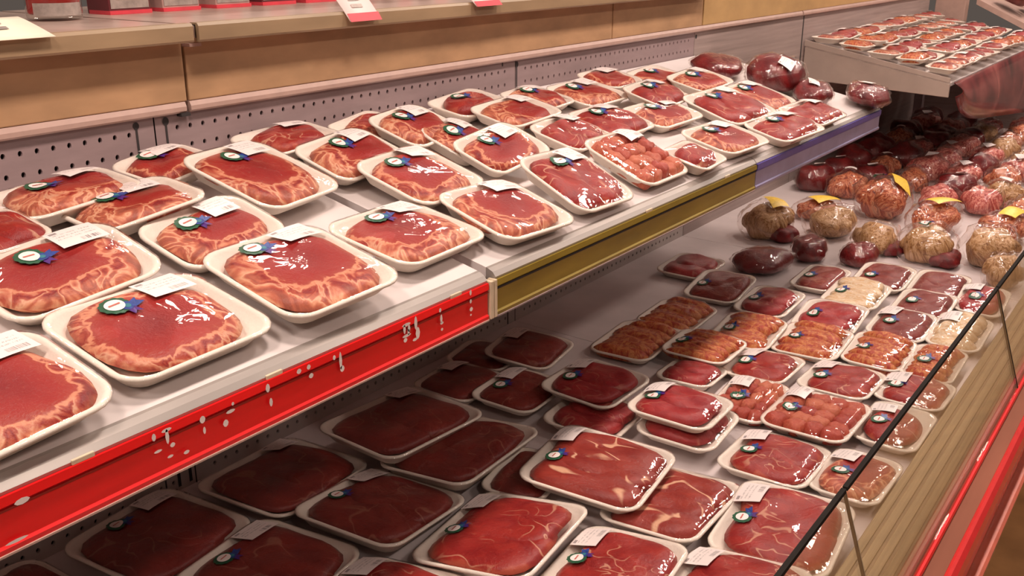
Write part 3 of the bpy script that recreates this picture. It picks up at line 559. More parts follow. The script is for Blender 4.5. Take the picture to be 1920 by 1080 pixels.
GROUP = {'U': 'meat trays on the sloping upper shelf', 'L': 'meat trays on the lower deck'}
TRAYS = [
    ('U', -1.0686, 0.4859, 1.1453, 0.063, 0.245, 0.033, 0.195, 0.199, 0.03, 'rib', 1, 0, 'steak tray cut off by the left picture edge, frontmost above the red rail'),
    ('U', -1.0967, 0.7238, 1.1475, 0.012, 0.208, 0.015, 0.207, 0.242, 0.03, 'rib', 1, 1, 'big oval ribeye in a wide white tray at the shelf edge above the red rail'),
    ('U', -1.0877, 0.9697, 1.1612, 0.041, 0.211, -0.039, 0.233, 0.221, 0.03, 'rib', 1, 1, 'ribeye tray with a large white glare patch at its front corner, upper shelf front row'),
    ('U', -1.1119, 1.2382, 1.1518, -0.002, 0.199, 0.054, 0.198, 0.237, 0.03, 'rib', 1, 1, 'pale fatty steak tray lying flat in front of the bare patch of upper shelf'),
    ('U', -1.072, 1.474, 1.15, -0.035, 0.296, -0.041, 0.196, 0.227, 0.03, 'rib', 1, 0, 'tilted steak tray overhanging the near end of the olive rail'),
    ('U', -1.0782, 1.7279, 1.1612, -0.036, 0.454, -0.019, 0.198, 0.221, 0.03, 'lean', 1, 1, 'thick white steak tray propped up over the middle of the olive rail'),
    ('U', -1.0887, 2.0069, 1.159, -0.006, 0.406, 0.015, 0.201, 0.223, 0.03, 'chunk', 1, 0, 'tray of several small fatty cuts with shiny wrinkled film above the olive rail'),
    ('U', -1.0308, 2.2033, 1.1357, -0.01, 0.297, 0.107, 0.123, 0.179, 0.03, 'lean', 0, 0, 'small tray with one round red cut beside the wrinkled tray above the olive rail'),
    ('U', -1.0584, 2.4482, 1.1401, 0.003, 0.242, -0.055, 0.168, 0.246, 0.03, 'rib', 1, 1, 'steak tray at the joint between olive rail and blue rail'),
    ('U', -1.0061, 2.7382, 1.1327, 0.033, 0.244, -0.116, 0.151, 0.256, 0.03, 'lean', 1, 1, 'steak tray at the shelf edge above the near half of the blue rail'),
    ('U', -1.0257, 3.0234, 1.1336, 0.015, 0.252, -0.028, 0.15, 0.248, 0.03, 'lean', 1, 0, 'thin steak tray at the shelf edge above the middle of the blue rail'),
    ('U', -1.2768, 0.7011, 1.1967, 0.09, 0.278, 0.009, 0.172, 0.234, 0.03, 'rib', 1, 1, 'ribeye tray with a large clear green and white rosette sticker, second row at the left'),
    ('U', -1.2685, 0.9525, 1.196, 0.1, 0.316, 0.088, 0.149, 0.204, 0.03, 'rib', 1, 1, 'ribeye tray with bare white corner, second row behind the glare-patched ribeye'),
    ('U', -1.3802, 1.1512, 1.2365, -0.007, 0.339, 0.201, 0.216, 0.218, 0.03, 'rib', 1, 1, 'raised ribeye tray behind the bare patch of upper shelf, its front rim fully visible'),
    ('U', -1.4049, 1.4038, 1.2288, 0.063, 0.357, 0.142, 0.149, 0.221, 0.03, 'rib', 1, 1, 'red ribeye tray wedged between the raised ribeye and its propped neighbour'),
    ('U', -1.2575, 1.4424, 1.1982, 0.026, 0.318, 0.081, 0.191, 0.217, 0.03, 'rib', 1, 1, 'propped ribeye tray with raised left side, behind the olive rail joint'),
    ('U', -1.4342, 1.6335, 1.2499, 0.047, 0.35, 0.16, 0.149, 0.203, 0.03, 'rib', 1, 1, 'fatty orange steak tray standing proud against the perforated panel, middle of the shelf'),
    ('U', -1.3612, 1.7008, 1.2174, 0.008, 0.431, 0.241, 0.148, 0.196, 0.03, 'rib', 1, 1, 'half hidden steak tray between two propped trays, middle of the shelf'),
    ('U', -1.2556, 1.709, 1.2103, 0.097, 0.388, 0.086, 0.143, 0.22, 0.03, 'rib', 1, 1, 'steak tray with pale bone end tipped steeply towards the aisle, shelf middle'),
    ('U', -1.2797, 2.0255, 1.1927, 0.016, 0.316, 0.161, 0.15, 0.22, 0.03, 'lean', 1, 0, 'dark red steak tray behind the thick propped tray, second row'),
    ('U', -1.4173, 1.9964, 1.2353, 0.045, 0.226, 0.02, 0.149, 0.231, 0.03, 'rib', 1, 0, 'wide fatty steak tray in the third row left of the panel post'),
    ('U', -1.2875, 2.2395, 1.191, 0.014, 0.254, 0.026, 0.174, 0.216, 0.03, 'lean', 1, 1, 'dark lean steak tray in the second row behind the wrinkled tray'),
    ('U', -1.2514, 2.4587, 1.1848, 0.024, 0.258, -0.036, 0.149, 0.242, 0.03, 'rib', 1, 1, 'pale pink steak tray in the second row behind the olive and blue rail joint'),
    ('U', -1.4602, 2.4039, 1.229, 0.023, 0.228, 0.007, 0.172, 0.228, 0.03, 'rib', 1, 1, 'long pink steak tray in the back row right of the panel post'),
    ('U', -1.3357, 2.5797, 1.2177, 0.01, 0.311, 0.103, 0.15, 0.232, 0.03, 'lean', 1, 1, 'steak tray with dark red edge in the third row of the far half'),
    ('U', -1.1733, 2.7284, 1.1804, 0.032, 0.305, -0.086, 0.202, 0.266, 0.03, 'lean', 1, 1, 'steak tray turned long side on in the second row behind the blue rail'),
    ('U', -1.187, 2.983, 1.1747, 0.039, 0.295, 0.008, 0.189, 0.227, 0.03, 'rib', 1, 1, 'orange streaked steak tray just in front of the dark roasts'),
    ('U', -1.4908, 0.8459, 1.2453, 0.084, 0.093, 0.005, 0.149, 0.213, 0.03, 'rib', 1, 1, 'steak tray with grey rosette against the perforated panel, left end of the back row'),
    ('U', -1.3926, 0.901, 1.2314, 0.112, 0.097, -0.022, 0.148, 0.203, 0.03, 'rib', 1, 1, 'steak tray with a pale fat knob on its left corner, third row at the left'),
    ('U', -1.4307, 0.6854, 1.2268, 0.064, 0.124, 0.013, 0.165, 0.131, 0.03, 'lean', 1, 0, 'tray showing little but its white price label at the far left, third row'),
    ('U', -1.5269, 1.0681, 1.2499, 0.125, 0.125, 0.099, 0.145, 0.159, 0.03, 'rib', 1, 1, 'steak tray mostly hidden behind the raised ribeye, back row beneath the two dark slots'),
    ('U', -1.5375, 1.3623, 1.2505, 0.047, 0.13, 0.017, 0.148, 0.208, 0.03, 'lean', 1, 0, 'flat dark red steak tray in the back row behind the red wedged ribeye'),
    ('U', -1.5303, 1.5936, 1.2427, 0.047, 0.216, 0.25, 0.123, 0.198, 0.03, 'rib', 0, 0, 'bright red steak pack against the panel left of the proud orange tray'),
    ('U', -1.5381, 1.9636, 1.248, 0.062, 0.195, 0.085, 0.135, 0.217, 0.03, 'lean', 0, 1, 'dark steak tray with blue and white rosette in the back row'),
    ('U', -1.495, 2.2029, 1.2353, 0.023, 0.201, 0.115, 0.157, 0.19, 0.03, 'rib', 1, 1, 'steak tray with rosette at the foot of the panel post'),
    ('U', -1.5178, 2.6265, 1.2421, 0.027, 0.197, -0.006, 0.152, 0.189, 0.03, 'rib', 1, 0, 'pink steak tray with a small white label in the back row, far half'),
    ('U', -1.4633, 2.8344, 1.2299, 0.032, 0.248, 0.083, 0.148, 0.235, 0.03, 'rib', 0, 1, 'narrow steak tray in the back row next to the last white label'),
    ('U', -1.3513, 2.9012, 1.2218, 0.048, 0.252, 0.04, 0.149, 0.244, 0.03, 'rib', 1, 1, 'steak tray with a large white label beside the dark roasts in the back row'),
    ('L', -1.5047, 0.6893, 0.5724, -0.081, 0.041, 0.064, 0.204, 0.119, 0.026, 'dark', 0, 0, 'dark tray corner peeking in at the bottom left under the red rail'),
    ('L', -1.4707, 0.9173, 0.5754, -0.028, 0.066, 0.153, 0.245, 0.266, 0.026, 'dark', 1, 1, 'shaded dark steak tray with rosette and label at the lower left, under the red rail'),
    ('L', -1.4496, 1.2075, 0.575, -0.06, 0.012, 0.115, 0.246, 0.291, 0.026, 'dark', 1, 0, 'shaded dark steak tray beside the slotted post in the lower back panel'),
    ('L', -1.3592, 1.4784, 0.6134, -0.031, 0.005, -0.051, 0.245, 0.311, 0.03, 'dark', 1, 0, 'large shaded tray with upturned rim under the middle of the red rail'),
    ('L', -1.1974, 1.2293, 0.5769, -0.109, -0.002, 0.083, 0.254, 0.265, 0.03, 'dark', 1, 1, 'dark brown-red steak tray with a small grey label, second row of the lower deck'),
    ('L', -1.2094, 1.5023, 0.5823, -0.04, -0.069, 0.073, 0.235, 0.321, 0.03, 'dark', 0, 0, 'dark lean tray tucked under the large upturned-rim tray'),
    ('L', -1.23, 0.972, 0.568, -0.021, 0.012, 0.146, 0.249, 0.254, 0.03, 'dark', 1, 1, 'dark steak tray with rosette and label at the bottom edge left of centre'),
    ('L', -0.9429, 1.2923, 0.5775, -0.029, -0.13, 0.132, 0.25, 0.289, 0.03, 'lean', 1, 1, 'bright red steak tray with blue rosette at the bottom centre of the lower deck'),
    ('L', -1.0481, 1.5249, 0.5641, -0.024, 0.022, 0.181, 0.144, 0.208, 0.026, 'dark', 0, 0, 'dark tray squeezed behind the raised tray with fat streaks'),
    ('L', -0.9073, 1.5769, 0.6029, 0.039, 0.034, 0.107, 0.266, 0.252, 0.03, 'streak', 1, 1, 'raised tray of lean slices with curved cream fat streaks, centre of the lower deck'),
    ('L', -0.7438, 1.5948, 0.5655, -0.025, -0.058, 0.02, 0.211, 0.27, 0.03, 'streak', 0, 0, 'flat lean beef tray without label, half under the raised streaked tray'),
    ('L', -0.7257, 1.3351, 0.5667, -0.035, -0.069, 0.122, 0.212, 0.245, 0.03, 'lean', 1, 1, 'steak tray with bright rosette and label cut off by the bottom picture edge'),
    ('L', -0.9927, 1.0371, 0.5724, -0.124, -0.01, 0.251, 0.226, 0.207, 0.03, 'lean', 1, 0, 'tray showing a white label at the bottom edge between two dark trays'),
    ('L', -0.5304, 1.6384, 0.566, 0.098, -0.007, 0.075, 0.23, 0.252, 0.03, 'lean', 1, 1, 'fatty steak tray with rosette beside the glass front, near the bottom right'),
    ('L', -0.5251, 1.4147, 0.5663, -0.046, -0.094, 0.068, 0.227, 0.199, 0.03, 'lean', 1, 0, 'tray with only its label and a fat edge showing at the bottom right'),
    ('L', -0.6486, 1.9006, 0.5618, -0.058, 0.012, 0.031, 0.199, 0.238, 0.026, 'lean', 1, 1, 'lean steak tray with broken white glare on its front, third row from the bottom right'),
    ('L', -0.4809, 1.9333, 0.5579, -0.037, 0.006, 0.003, 0.149, 0.233, 0.026, 'rib', 1, 1, 'steak tray half behind the glass edge with green rosette and label'),
    ('L', -0.4812, 2.2239, 0.5552, -0.008, 0.028, 0.006, 0.149, 0.241, 0.026, 'lean', 1, 1, 'lean cube tray running under the glass edge beside the label-fronted cube tray'),
    ('L', -0.6403, 2.1393, 0.5726, -0.012, -0.005, -0.0, 0.206, 0.246, 0.026, 'chunk', 1, 1, 'tray of orange-red beef cubes with label and rosette one row from the glass'),
    ('L', -0.8853, 1.9093, 0.619, -0.019, 0.028, 0.039, 0.206, 0.196, 0.026, 'smooth', 1, 1, 'top tray of the small stack, smooth pinkish red slices with glare dots'),
    ('L', -0.859, 1.9, 0.586, 0.049, 0.03, 0.053, 0.192, 0.206, 0.026, 'smooth', 0, 0, 'lower tray of the small stack, showing only its front rim and a red edge'),
    ('L', -1.117, 1.915, 0.613, 0.015, 0.027, -0.024, 0.207, 0.222, 0.026, 'smooth', 1, 1, 'raised pinkish tray with dark rosette left of the small stack'),
    ('L', -1.065, 1.826, 0.577, -0.006, 0.039, 0.073, 0.195, 0.208, 0.026, 'smooth', 0, 0, 'shaded tray beneath the raised pinkish tray'),
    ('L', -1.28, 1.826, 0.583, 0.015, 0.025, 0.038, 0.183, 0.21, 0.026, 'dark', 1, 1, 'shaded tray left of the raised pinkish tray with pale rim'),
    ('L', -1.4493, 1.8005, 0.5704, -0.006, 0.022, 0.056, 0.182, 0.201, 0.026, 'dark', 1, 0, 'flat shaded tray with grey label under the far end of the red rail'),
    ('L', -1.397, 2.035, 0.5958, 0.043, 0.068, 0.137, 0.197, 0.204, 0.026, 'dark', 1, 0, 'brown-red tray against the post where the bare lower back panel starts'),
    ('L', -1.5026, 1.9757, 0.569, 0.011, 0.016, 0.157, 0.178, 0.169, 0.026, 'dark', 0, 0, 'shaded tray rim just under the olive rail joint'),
    ('L', -1.214, 2.3051, 0.5718, 0.058, -0.027, 0.01, 0.19, 0.242, 0.026, 'strip', 0, 0, 'tray of brown-orange strips below the bare deck'),
    ('L', -1.0228, 2.3374, 0.5891, 0.049, -0.007, -0.005, 0.196, 0.18, 0.026, 'strip', 0, 1, 'tray of orange fatty strips with bright film behind the small stack'),
    ('L', -1.214, 2.56, 0.569, 0.035, -0.01, 0.012, 0.187, 0.22, 0.026, 'strip', 0, 0, 'dull red strip tray next to the bare deck, one row farther back'),
    ('L', -0.9928, 2.2005, 0.5653, -0.056, -0.008, 0.053, 0.154, 0.168, 0.026, 'smooth', 0, 0, 'small pink tray peeping out just behind the small stack'),
    ('L', -0.8594, 2.3622, 0.5623, -0.01, -0.028, -0.009, 0.174, 0.208, 0.026, 'lean', 1, 1, 'dark red tray with one bright white glare spot, middle row'),
    ('L', -0.6635, 2.4014, 0.5592, -0.017, -0.011, -0.015, 0.185, 0.213, 0.026, 'lean', 1, 1, 'dark red lean tray with scattered glare and rosette, one row from the glass'),
    ('L', -0.4933, 2.4494, 0.5546, -0.001, 0.007, -0.014, 0.172, 0.194, 0.026, 'lean', 1, 1, 'lean tray with silver sticker touching the glass edge, middle of the deck'),
    ('L', -0.812, 2.15, 0.5628, 0.045, 0.027, 0.058, 0.147, 0.229, 0.026, 'chunk', 1, 1, 'cube tray with wrinkled film right of the small stack'),
    ('L', -0.989, 2.5616, 0.5688, 0.078, -0.013, 0.055, 0.182, 0.226, 0.026, 'strip', 0, 1, 'red and orange strip tray with bright film glints, middle of the deck'),
    ('L', -0.8144, 2.606, 0.565, 0.058, -0.016, 0.03, 0.19, 0.224, 0.026, 'strip', 0, 1, 'orange strip tray in front of the smooth red fillet tray'),
    ('L', -0.6407, 2.6495, 0.5615, 0.063, 0.016, 0.021, 0.169, 0.221, 0.026, 'strip', 0, 1, 'orange-brown strip tray with pink end near the glass'),
    ('L', -0.4951, 2.6523, 0.5595, 0.061, 0.005, 0.006, 0.137, 0.223, 0.026, 'strip', 0, 1, 'orange strip tray cut by the glass edge'),
    ('L', -0.8345, 2.8189, 0.5678, 0.088, -0.014, 0.045, 0.188, 0.229, 0.026, 'smooth', 0, 1, 'smooth bright red fillet tray with glare dots'),
    ('L', -0.6449, 2.8943, 0.5621, 0.066, 0.007, -0.004, 0.167, 0.224, 0.026, 'dark', 1, 1, 'maroon tray beside the pale packs at the glass'),
    ('L', -0.4912, 2.9257, 0.5636, 0.104, 0.018, -0.004, 0.15, 0.233, 0.026, 'pale', 1, 0, 'pale pack with white label and green garnish by the glass joint'),
    ('L', -1.0332, 2.8388, 0.569, 0.074, -0.013, -0.008, 0.169, 0.227, 0.026, 'smooth', 0, 1, 'red tray with sparkling film edge behind the orange strip trays'),
    ('L', -0.8326, 3.0628, 0.5702, 0.073, -0.012, 0.001, 0.178, 0.226, 0.026, 'pale', 0, 1, 'yellowish sliced pack behind the smooth red fillet tray'),
    ('L', -1.216, 2.8709, 0.5747, 0.109, -0.004, 0.052, 0.184, 0.232, 0.026, 'dark', 0, 1, 'shaded maroon tray with dark sticker at the back of the deck'),
    ('L', -1.391, 3.019, 0.571, 0.048, 0.008, -0.016, 0.181, 0.218, 0.026, 'smooth', 0, 0, 'farthest-left red tray alone on the bare white deck'),
    ('L', -0.6363, 3.1149, 0.5621, 0.062, -0.007, 0.021, 0.168, 0.222, 0.026, 'dark', 0, 1, 'maroon glossy tray two rows behind the pale pack by the glass'),
    ('L', -0.9832, 3.1634, 0.5674, 0.067, -0.013, -0.022, 0.15, 0.224, 0.026, 'dark', 0, 1, 'dark glossy tray in front of the tan rolled packs, left one'),
    ('L', -0.8155, 3.3067, 0.5663, 0.084, 0.004, 0.015, 0.174, 0.227, 0.026, 'dark', 0, 1, 'dark glossy tray with sticker and red core, second of the row before the tan packs'),
    ('L', -0.6424, 3.3231, 0.5648, 0.095, 0.009, 0.013, 0.168, 0.23, 0.026, 'dark', 0, 0, 'deep red glossy tray, third of the row before the tan packs'),
    ('L', -0.4971, 3.2587, 0.5628, 0.093, 0.033, 0.04, 0.143, 0.23, 0.026, 'smooth', 1, 1, 'red tray with white film glare under the far glass joint'),
]
for i, (pl, x, y, z, rx, ry, rz, W, L, H, kind, lab, stk, text) in enumerate(TRAYS):
    root = thing('meat_tray', text, 'meat tray', (x, y, z), (rx, ry, rz), GROUP[pl])
    link(bpy.data.objects.new('foam_tray', tray_mesh(W, L, H)), root)
    parts = fill(kind, W, L, H, 100 + 13 * i)
    for nm, mk, pc in parts: link(bpy.data.objects.new(nm, pc.mesh(nm, M[mk], *((4, 16) if kind in ('chunk', 'strip') else (7, 30)))), root)
    fm = Film(W, L, H, [p[2] for p in parts])
    rg = random.Random(i)
    if 'garnish' in text:
        for gx, gy, ga in ((.02, -.03, .3), (.03, .045, 1.2), (-.005, .02, 2.2)):
            gl = Piece(gx, gy, .017, .009, ga, H + .002, .003, 50 + i, 2.2, .15); link(bpy.data.objects.new('garnish_leaf', gl.mesh('garnish_leaf', M['leaf'], 3, 12)), root); fm.p.append(gl)
    if lab: drape_label(fm, -W * .5 + .034, L * .5 - .058 + rg.uniform(-.008, .004), .054, .074 if W > .15 else .058, rg.uniform(-.12, .12), root)
    link(bpy.data.objects.new('plastic_film', fm.mesh()), root)
    if stk: rosette(fm, -W * .5 + .044 + rg.uniform(-.004, .008), -L * .10 + rg.uniform(-.012, .008), .0205 if pl == 'U' else .0185, root)

# ------------------------------------------------------------------ bagged meat
def lump(ax, ay, az, seed, amp=0.10, grow=1.0, NR=11, NS=22, flat=0.30, crumple=0.0):
    """a sagging lump with a flat underside, resting on z = 0"""
    rg = random.Random(seed); ph = [rg.uniform(0, 6.28) for _ in range(12)]; vs_ = []; uvs = []; fs = []
    for j in range(NR + 1):
        th = math.pi * j / NR
        for i in range(NS):
            a = 2 * math.pi * i / NS; ux, uy, uz = math.sin(th) * math.cos(a), math.sin(th) * math.sin(a), math.cos(th)
            d = 1 + amp * (math.sin(2.3 * ux * 2 + ph[0]) * math.cos(2.1 * uy * 2 + ph[1]) + .6 * math.sin(5 * ux + ph[2]) * math.sin(4.3 * uy + ph[3] + 3 * uz) + .35 * math.sin(9 * uy + ph[4]) * math.cos(8 * ux + 5 * uz + ph[5]))
            if crumple: d += crumple * (math.sin(13 * ux + ph[6] + 4 * uy) * math.sin(11 * uy + ph[7] + 5 * uz) + .8 * math.sin(21 * ux + 17 * uz + ph[8]) * math.cos(19 * uy + ph[9]))
            sq = lambda q: math.copysign(abs(q) ** 0.8, q)
            x, y, z = sq(ux) * ax * d * grow, sq(uy) * ay * d * grow, uz * az * d * grow
            zb = -az * (1 - flat); z = max(z, zb) - zb
            vs_.append((x, y, z)); uvs.append((ux * 1.3 + uz * .4, uy * 1.3 + uz * .3))
    for j in range(NR):
        for i in range(NS): fs.append((j*NS+i, (j+1)*NS+i, (j+1)*NS+(i+1) % NS, j*NS+(i+1) % NS))
    return vs_, uvs, fs
def uv_mesh(name, vs_, uvs, fs, mat):
    me = bpy.data.meshes.new(name); me.from_pydata(vs_, [], fs); me.materials.append(mat)
    uv = me.uv_layers.new(name='UVMap'); li = np.empty(len(me.loops), dtype=np.int32); me.loops.foreach_get('vertex_index', li)
    uv.data.foreach_set('uv', np.array(uvs, dtype=np.float32)[li].ravel()); me.polygons.foreach_set('use_smooth', [True] * len(fs)); me.update(); return me
class Dome:                                     # upper surface of a lump, for draping labels
    W = L = 9.0; H = -1.0
    def __init__(s, vs_, NR, NS): s.v = np.array(vs_[:(NR // 2 + 1) * NS])
    def z(s, x, y):
        x = np.atleast_1d(np.asarray(x, float)); y = np.atleast_1d(np.asarray(y, float))
        d = (s.v[None, :, 0] - x[:, None]) ** 2 + (s.v[None, :, 1] - y[:, None]) ** 2 + 1e-7
        w_ = 1 / d ** 2; k = np.argsort(d, 1)[:, :6]; r = np.arange(len(x))[:, None]
        return (w_[r, k] * s.v[k, 2]).sum(1) / w_[r, k].sum(1)
def bag(x, y, z, ax, ay, az, rz, kind, text, seed, group, tilt=(0, 0), dark=False, yellow=None, sticker=None, white=None, name='bagged_meat', cat='meat pack', amp=.10):
    root = thing(name, text, cat, (x, y, z), (tilt[0], tilt[1], rz), group)
    q = random.Random(seed)
    for k in range(1 if kind == 'roast' else 5):
        sc_ = 1.0 if kind == 'roast' else (.80 if k == 0 else q.uniform(.42, .55)); an = 1.57 * k + q.uniform(-.4, .4)
        v, u, f = lump(ax * sc_, ay * sc_, az * (sc_ if k else min(1, sc_ + .14)), seed + k, amp, 1.0, 9, 18)
        o = link(bpy.data.objects.new('meat_piece', uv_mesh('meat_piece', v, u, f, M[kind])), root)
        if k: o.location = (ax * .46 * math.cos(an), ay * .46 * math.sin(an), az * q.uniform(.30, .62)); o.rotation_euler = (q.uniform(-.4, .4), q.uniform(-.4, .4), q.uniform(0, 3))
    if dark:
        v2, u2, f2 = lump(ax * .55, ay * .62, az * .42, seed + 5, .12); o = link(bpy.data.objects.new('dark_cut', uv_mesh('dark_cut', v2, u2, f2, M['roast'])), root); o.location = (ax * .62, -ay * .30, 0.001)
    v3, u3, f3 = lump(ax, ay, az, seed, amp, 1.06, 18, 38, crumple=0.045); link(bpy.data.objects.new('clear_bag', uv_mesh('clear_bag', v3, u3, f3, M['bagfilm'])), root)
    dm = Dome(v3, 18, 38)
    if yellow: drape_label(dm, yellow[0] * ax, yellow[1] * ay, min(.07, ax * .75), min(.15, ay * 1.15), yellow[2], root, 0.002, M['yellow'], 'yellow_label')
    if sticker: rosette(dm, sticker[0] * ax, sticker[1] * ay, .022, root)
    if white: drape_label(dm, white[0] * ax, white[1] * ay, min(.05, ax * .6), min(.07, ay * .6), white[2], root, 0.002)
    return root
GB = 'tan packs heaped past the tray rows'
TAN = [  # x, y, ax, ay, az, rz, kind, dark, yellow, sticker, text
    (-1.350, 3.60, 0.111, 0.095, 0.082, .3, 'tan', 1, (.2, .1, .6), None, 'round tan pack standing apart on bare deck, bright yellow tag on top'),
    (-1.155, 3.80, 0.090, 0.143, 0.067, -.35, 'tan', 0, None, None, 'long tan pack lying beside the round yellow-tagged one'),
    (-1.29, 4.00, 0.090, 0.122, 0.048, -.2, 'orange', 0, (.25, .1, -.2), None, 'flat brown-orange pack with a yellow strip, behind the long tan pack'),
    (-1.085, 4.20, 0.127, 0.127, 0.096, .2, 'orange', 0, (.5, .0, .3), (-.2, -.1), 'big orange ball pack with dark sticker and yellow strip'),
    (-0.950, 3.67, 0.090, 0.090, 0.067, .5, 'tan', 1, None, None, 'small tan pack with dark red end, left of the wrinkled pair'),
    (-0.770, 3.68, 0.111, 0.117, 0.077, .1, 'tan', 1, None, (-.2, 0), 'tan pack with dark red underside, first of the wrinkled pair'),
    (-0.575, 3.76, 0.101, 0.111, 0.082, -.2, 'tan', 1, None, None, 'tan pack with red corner, second of the wrinkled pair'),
    (-0.845, 4.08, 0.095, 0.154, 0.073, -.2, 'orange', 0, (.25, .1, -.2), None, 'brown pack under a long yellow label pointing at the glass'),
    (-0.590, 4.12, 0.095, 0.148, 0.067, -.12, 'orange', 0, (.25, .1, -.1), None, 'dark brown pack with the largest yellow label, beside the glass'),
    (-0.490, 3.54, 0.069, 0.090, 0.067, .0, 'tan', 0, None, None, 'pale greenish pack pressed against the front glass'),
]
for i, (x, y, ax, ay, az, rz, kind, dk, yl, st, text) in enumerate(TAN):
    bag(x, y, dz(x) + .004, ax * .92, ay * .92, az, rz, kind, text, 300 + i * 7, GB, dark=bool(dk), yellow=yl, sticker=st)
DARK = [(-1.21, 3.22, .085, .115, .040, -.3, 'dark maroon slab pack in front of the round tan pack'), (-1.12, 3.44, .060, .085, .045, .2, 'dark maroon lump between the tan packs and the tray rows'),
        (-0.95, 3.48, .060, .070, .045, -.2, 'glossy dark red lump under the small tan pack')]
for i, (x, y, ax, ay, az, rz, text) in enumerate(DARK):
    bag(x, y, dz(x) + .004, ax, ay, az, rz, 'roast', text, 420 + i * 3, 'dark lumps before the tan packs')
# the heap at the far end: rows run across the deck
ORD = ['first', 'second', 'third', 'fourth', 'fifth', 'sixth', 'seventh', 'eighth', 'ninth', 'tenth']
COLW = {'roast': 'dark red', 'orange': 'orange', 'pink': 'pink marbled', 'tan': 'tan'}
rg = random.Random(5); protos = {}
for r_ in range(9):
    for c_ in range(6):
        x = -1.465 + c_ * .183 + rg.uniform(-.015, .015) + (.015 if r_ % 2 else -.01); y = 4.48 + r_ * .262 + rg.uniform(-.045, .045); zz = dz(x) + .004
        kd = rg.choice(['roast', 'roast', 'orange', 'pink'] if c_ < 2 else ['pink', 'pink', 'orange', 'roast', 'pink', 'tan'])
        if r_ == 0 and c_ == 3: kd = 'pink'
        text = '%s heap bag, %s row past the yellow labels, %s from the back panel' % (COLW[kd], ORD[r_], ORD[c_])
        key = (kd, rg.randrange(3)); sc = rg.uniform(.84, 1.04); rz = rg.uniform(-.5, .5)
        if key not in protos:
            pr = bag(x, y, zz, .085, .107, .066, rz, kd, text, 500 + len(protos) * 11, 'bags heaped at the far end', white=(.0, .1, .4) if key[1] == 1 else None, amp=.12)
            protos[key] = pr
        else:
            src = protos[key]; pr = src.copy(); COL.objects.link(pr); pr['label'] = text
            for ch in src.children:
                k_ = ch.copy(); COL.objects.link(k_); k_.parent = pr
        pr.location = (x, y, zz); pr.rotation_euler = (0, 0, rz); pr.scale = (sc, sc, sc)

# vacuum packed roasts at the far end of the upper shelf
GR = 'dark vacuum packed roasts on the upper shelf'
for x, y, ax, ay, az, rz, text, wh in ((-1.44, 3.22, .080, .125, .034, .1, 'flat dark red roast against the back panel on the upper shelf', None),
                                   (-1.262, 3.30, .088, .120, .058, -.1, 'tall shiny dark red roast humped at the back of the blue rail section', (.5, -.3, .3)),
                                   (-1.115, 3.27, .062, .110, .036, .25, 'long dark red roast pack with pale tag beside the humped roast', (-.1, -.3, .2)),
                                   (-1.00, 3.50, .072, .110, .036, .2, 'glittering roast bag overhanging the far end of the blue rail', (-.2, .1, -.2))):
    bag(x, y, sz(x) + .012, ax, ay, az, rz, 'roast', text, int(900 + y * 10), GR, tilt=(0, TA), white=wh, name='vacuum_packed_roast', cat='roast', amp=.07)

# ------------------------------------------------------------------ far shelf beyond the main upper shelf
fs_ = thing('far_shelf', 'white sloping shelf packed with small trays beyond the main upper shelf', 'shelf')
FX0, FX1, FZ0, FZ1 = BX + .004, -.965, 1.205, 1.085
m = MB(); m.sweep([(FX0, FZ0), (FX0, FZ0 - .015), (FX1, FZ1 - .015), (FX1, FZ1)], 4.60, 6.70); m.build('deck', M['deck'], fs_)
m = MB(); m.add([(FX0, 4.59, FZ0 - .004), (FX1, 4.59, FZ1 - .004), (FX1, 4.59, FZ1 - .062), (FX0, 4.59, FZ0 - .150), (FX0, 4.602, FZ0 - .004), (FX1, 4.602, FZ1 - .004), (FX1, 4.602, FZ1 - .062), (FX0, 4.602, FZ0 - .150)],
               [(0, 3, 2, 1), (4, 5, 6, 7), (0, 1, 5, 4), (1, 2, 6, 5), (2, 3, 7, 6), (3, 0, 4, 7)]); m.build('end_panel', M['end'], fs_, bevel=.002)
m = MB(); m.sweep([(FX0, FZ0 + .028), (FX1, FZ1 + .020), (FX1, FZ1 + .002), (FX0, FZ0 + .002)], 4.585, 4.592); m.build('side_rail', M['end'], fs_)
m = MB(); NB = 26; vs_ = []; fq = []
for j in range(NB + 1):
    y = 4.64 + (6.70 - 4.64) * (j / NB) ** 1.6; t_ = (y - 4.64) / 2.06
    zb = 1.02 - .11 * (1 - math.exp(-t_ * 14)) - .22 * t_
    for k in range(9):
        q = k / 8; zz = 1.083 + (zb - 1.083) * q; vs_.append((-.958 + .055 * math.sin(q * math.pi * .8) - .02 * q, y, zz))
for j in range(NB):
    for k in range(8): a_ = j * 9 + k; fq.append((a_, a_ + 1, a_ + 10, a_ + 9))
m.add(vs_, fq)
def banner_mat():
    t = NT('maroon_glossy_valance'); tc = t.n('TexCoord'); nz = t.noise(tc.outputs['Object'], 3.2, 3, .5, 1.2)
    return t.pbr(t.ramp(nz, [(.3, (.055, .012, .012)), (.5, (.20, .035, .035)), (.68, (.36, .10, .085))]), .22)
vb = m.build('curved_valance', banner_mat(), fs_, smooth=True); sm = vb.modifiers.new('thick', 'SOLIDIFY'); sm.thickness = .004
ft = math.atan2(FZ0 - FZ1, FX1 - FX0)
fw, fl_ = .128, .192
fmesh = tray_mesh(fw, fl_, .026); fparts = [fill(k, fw, fl_, .026, 777 + 31 * q) for q, k in enumerate(('rib', 'lean', 'strip', 'smooth'))]
fmeshes = [[(nm, pc.mesh(nm, M[mk], 5, 18)) for nm, mk, pc in pp] for pp in fparts]; ffilm = [Film(fw, fl_, .026, [q[2] for q in pp]) for pp in fparts]
ffm = [q.mesh(M['bagfilm'], 7) for q in ffilm]; flab = {}
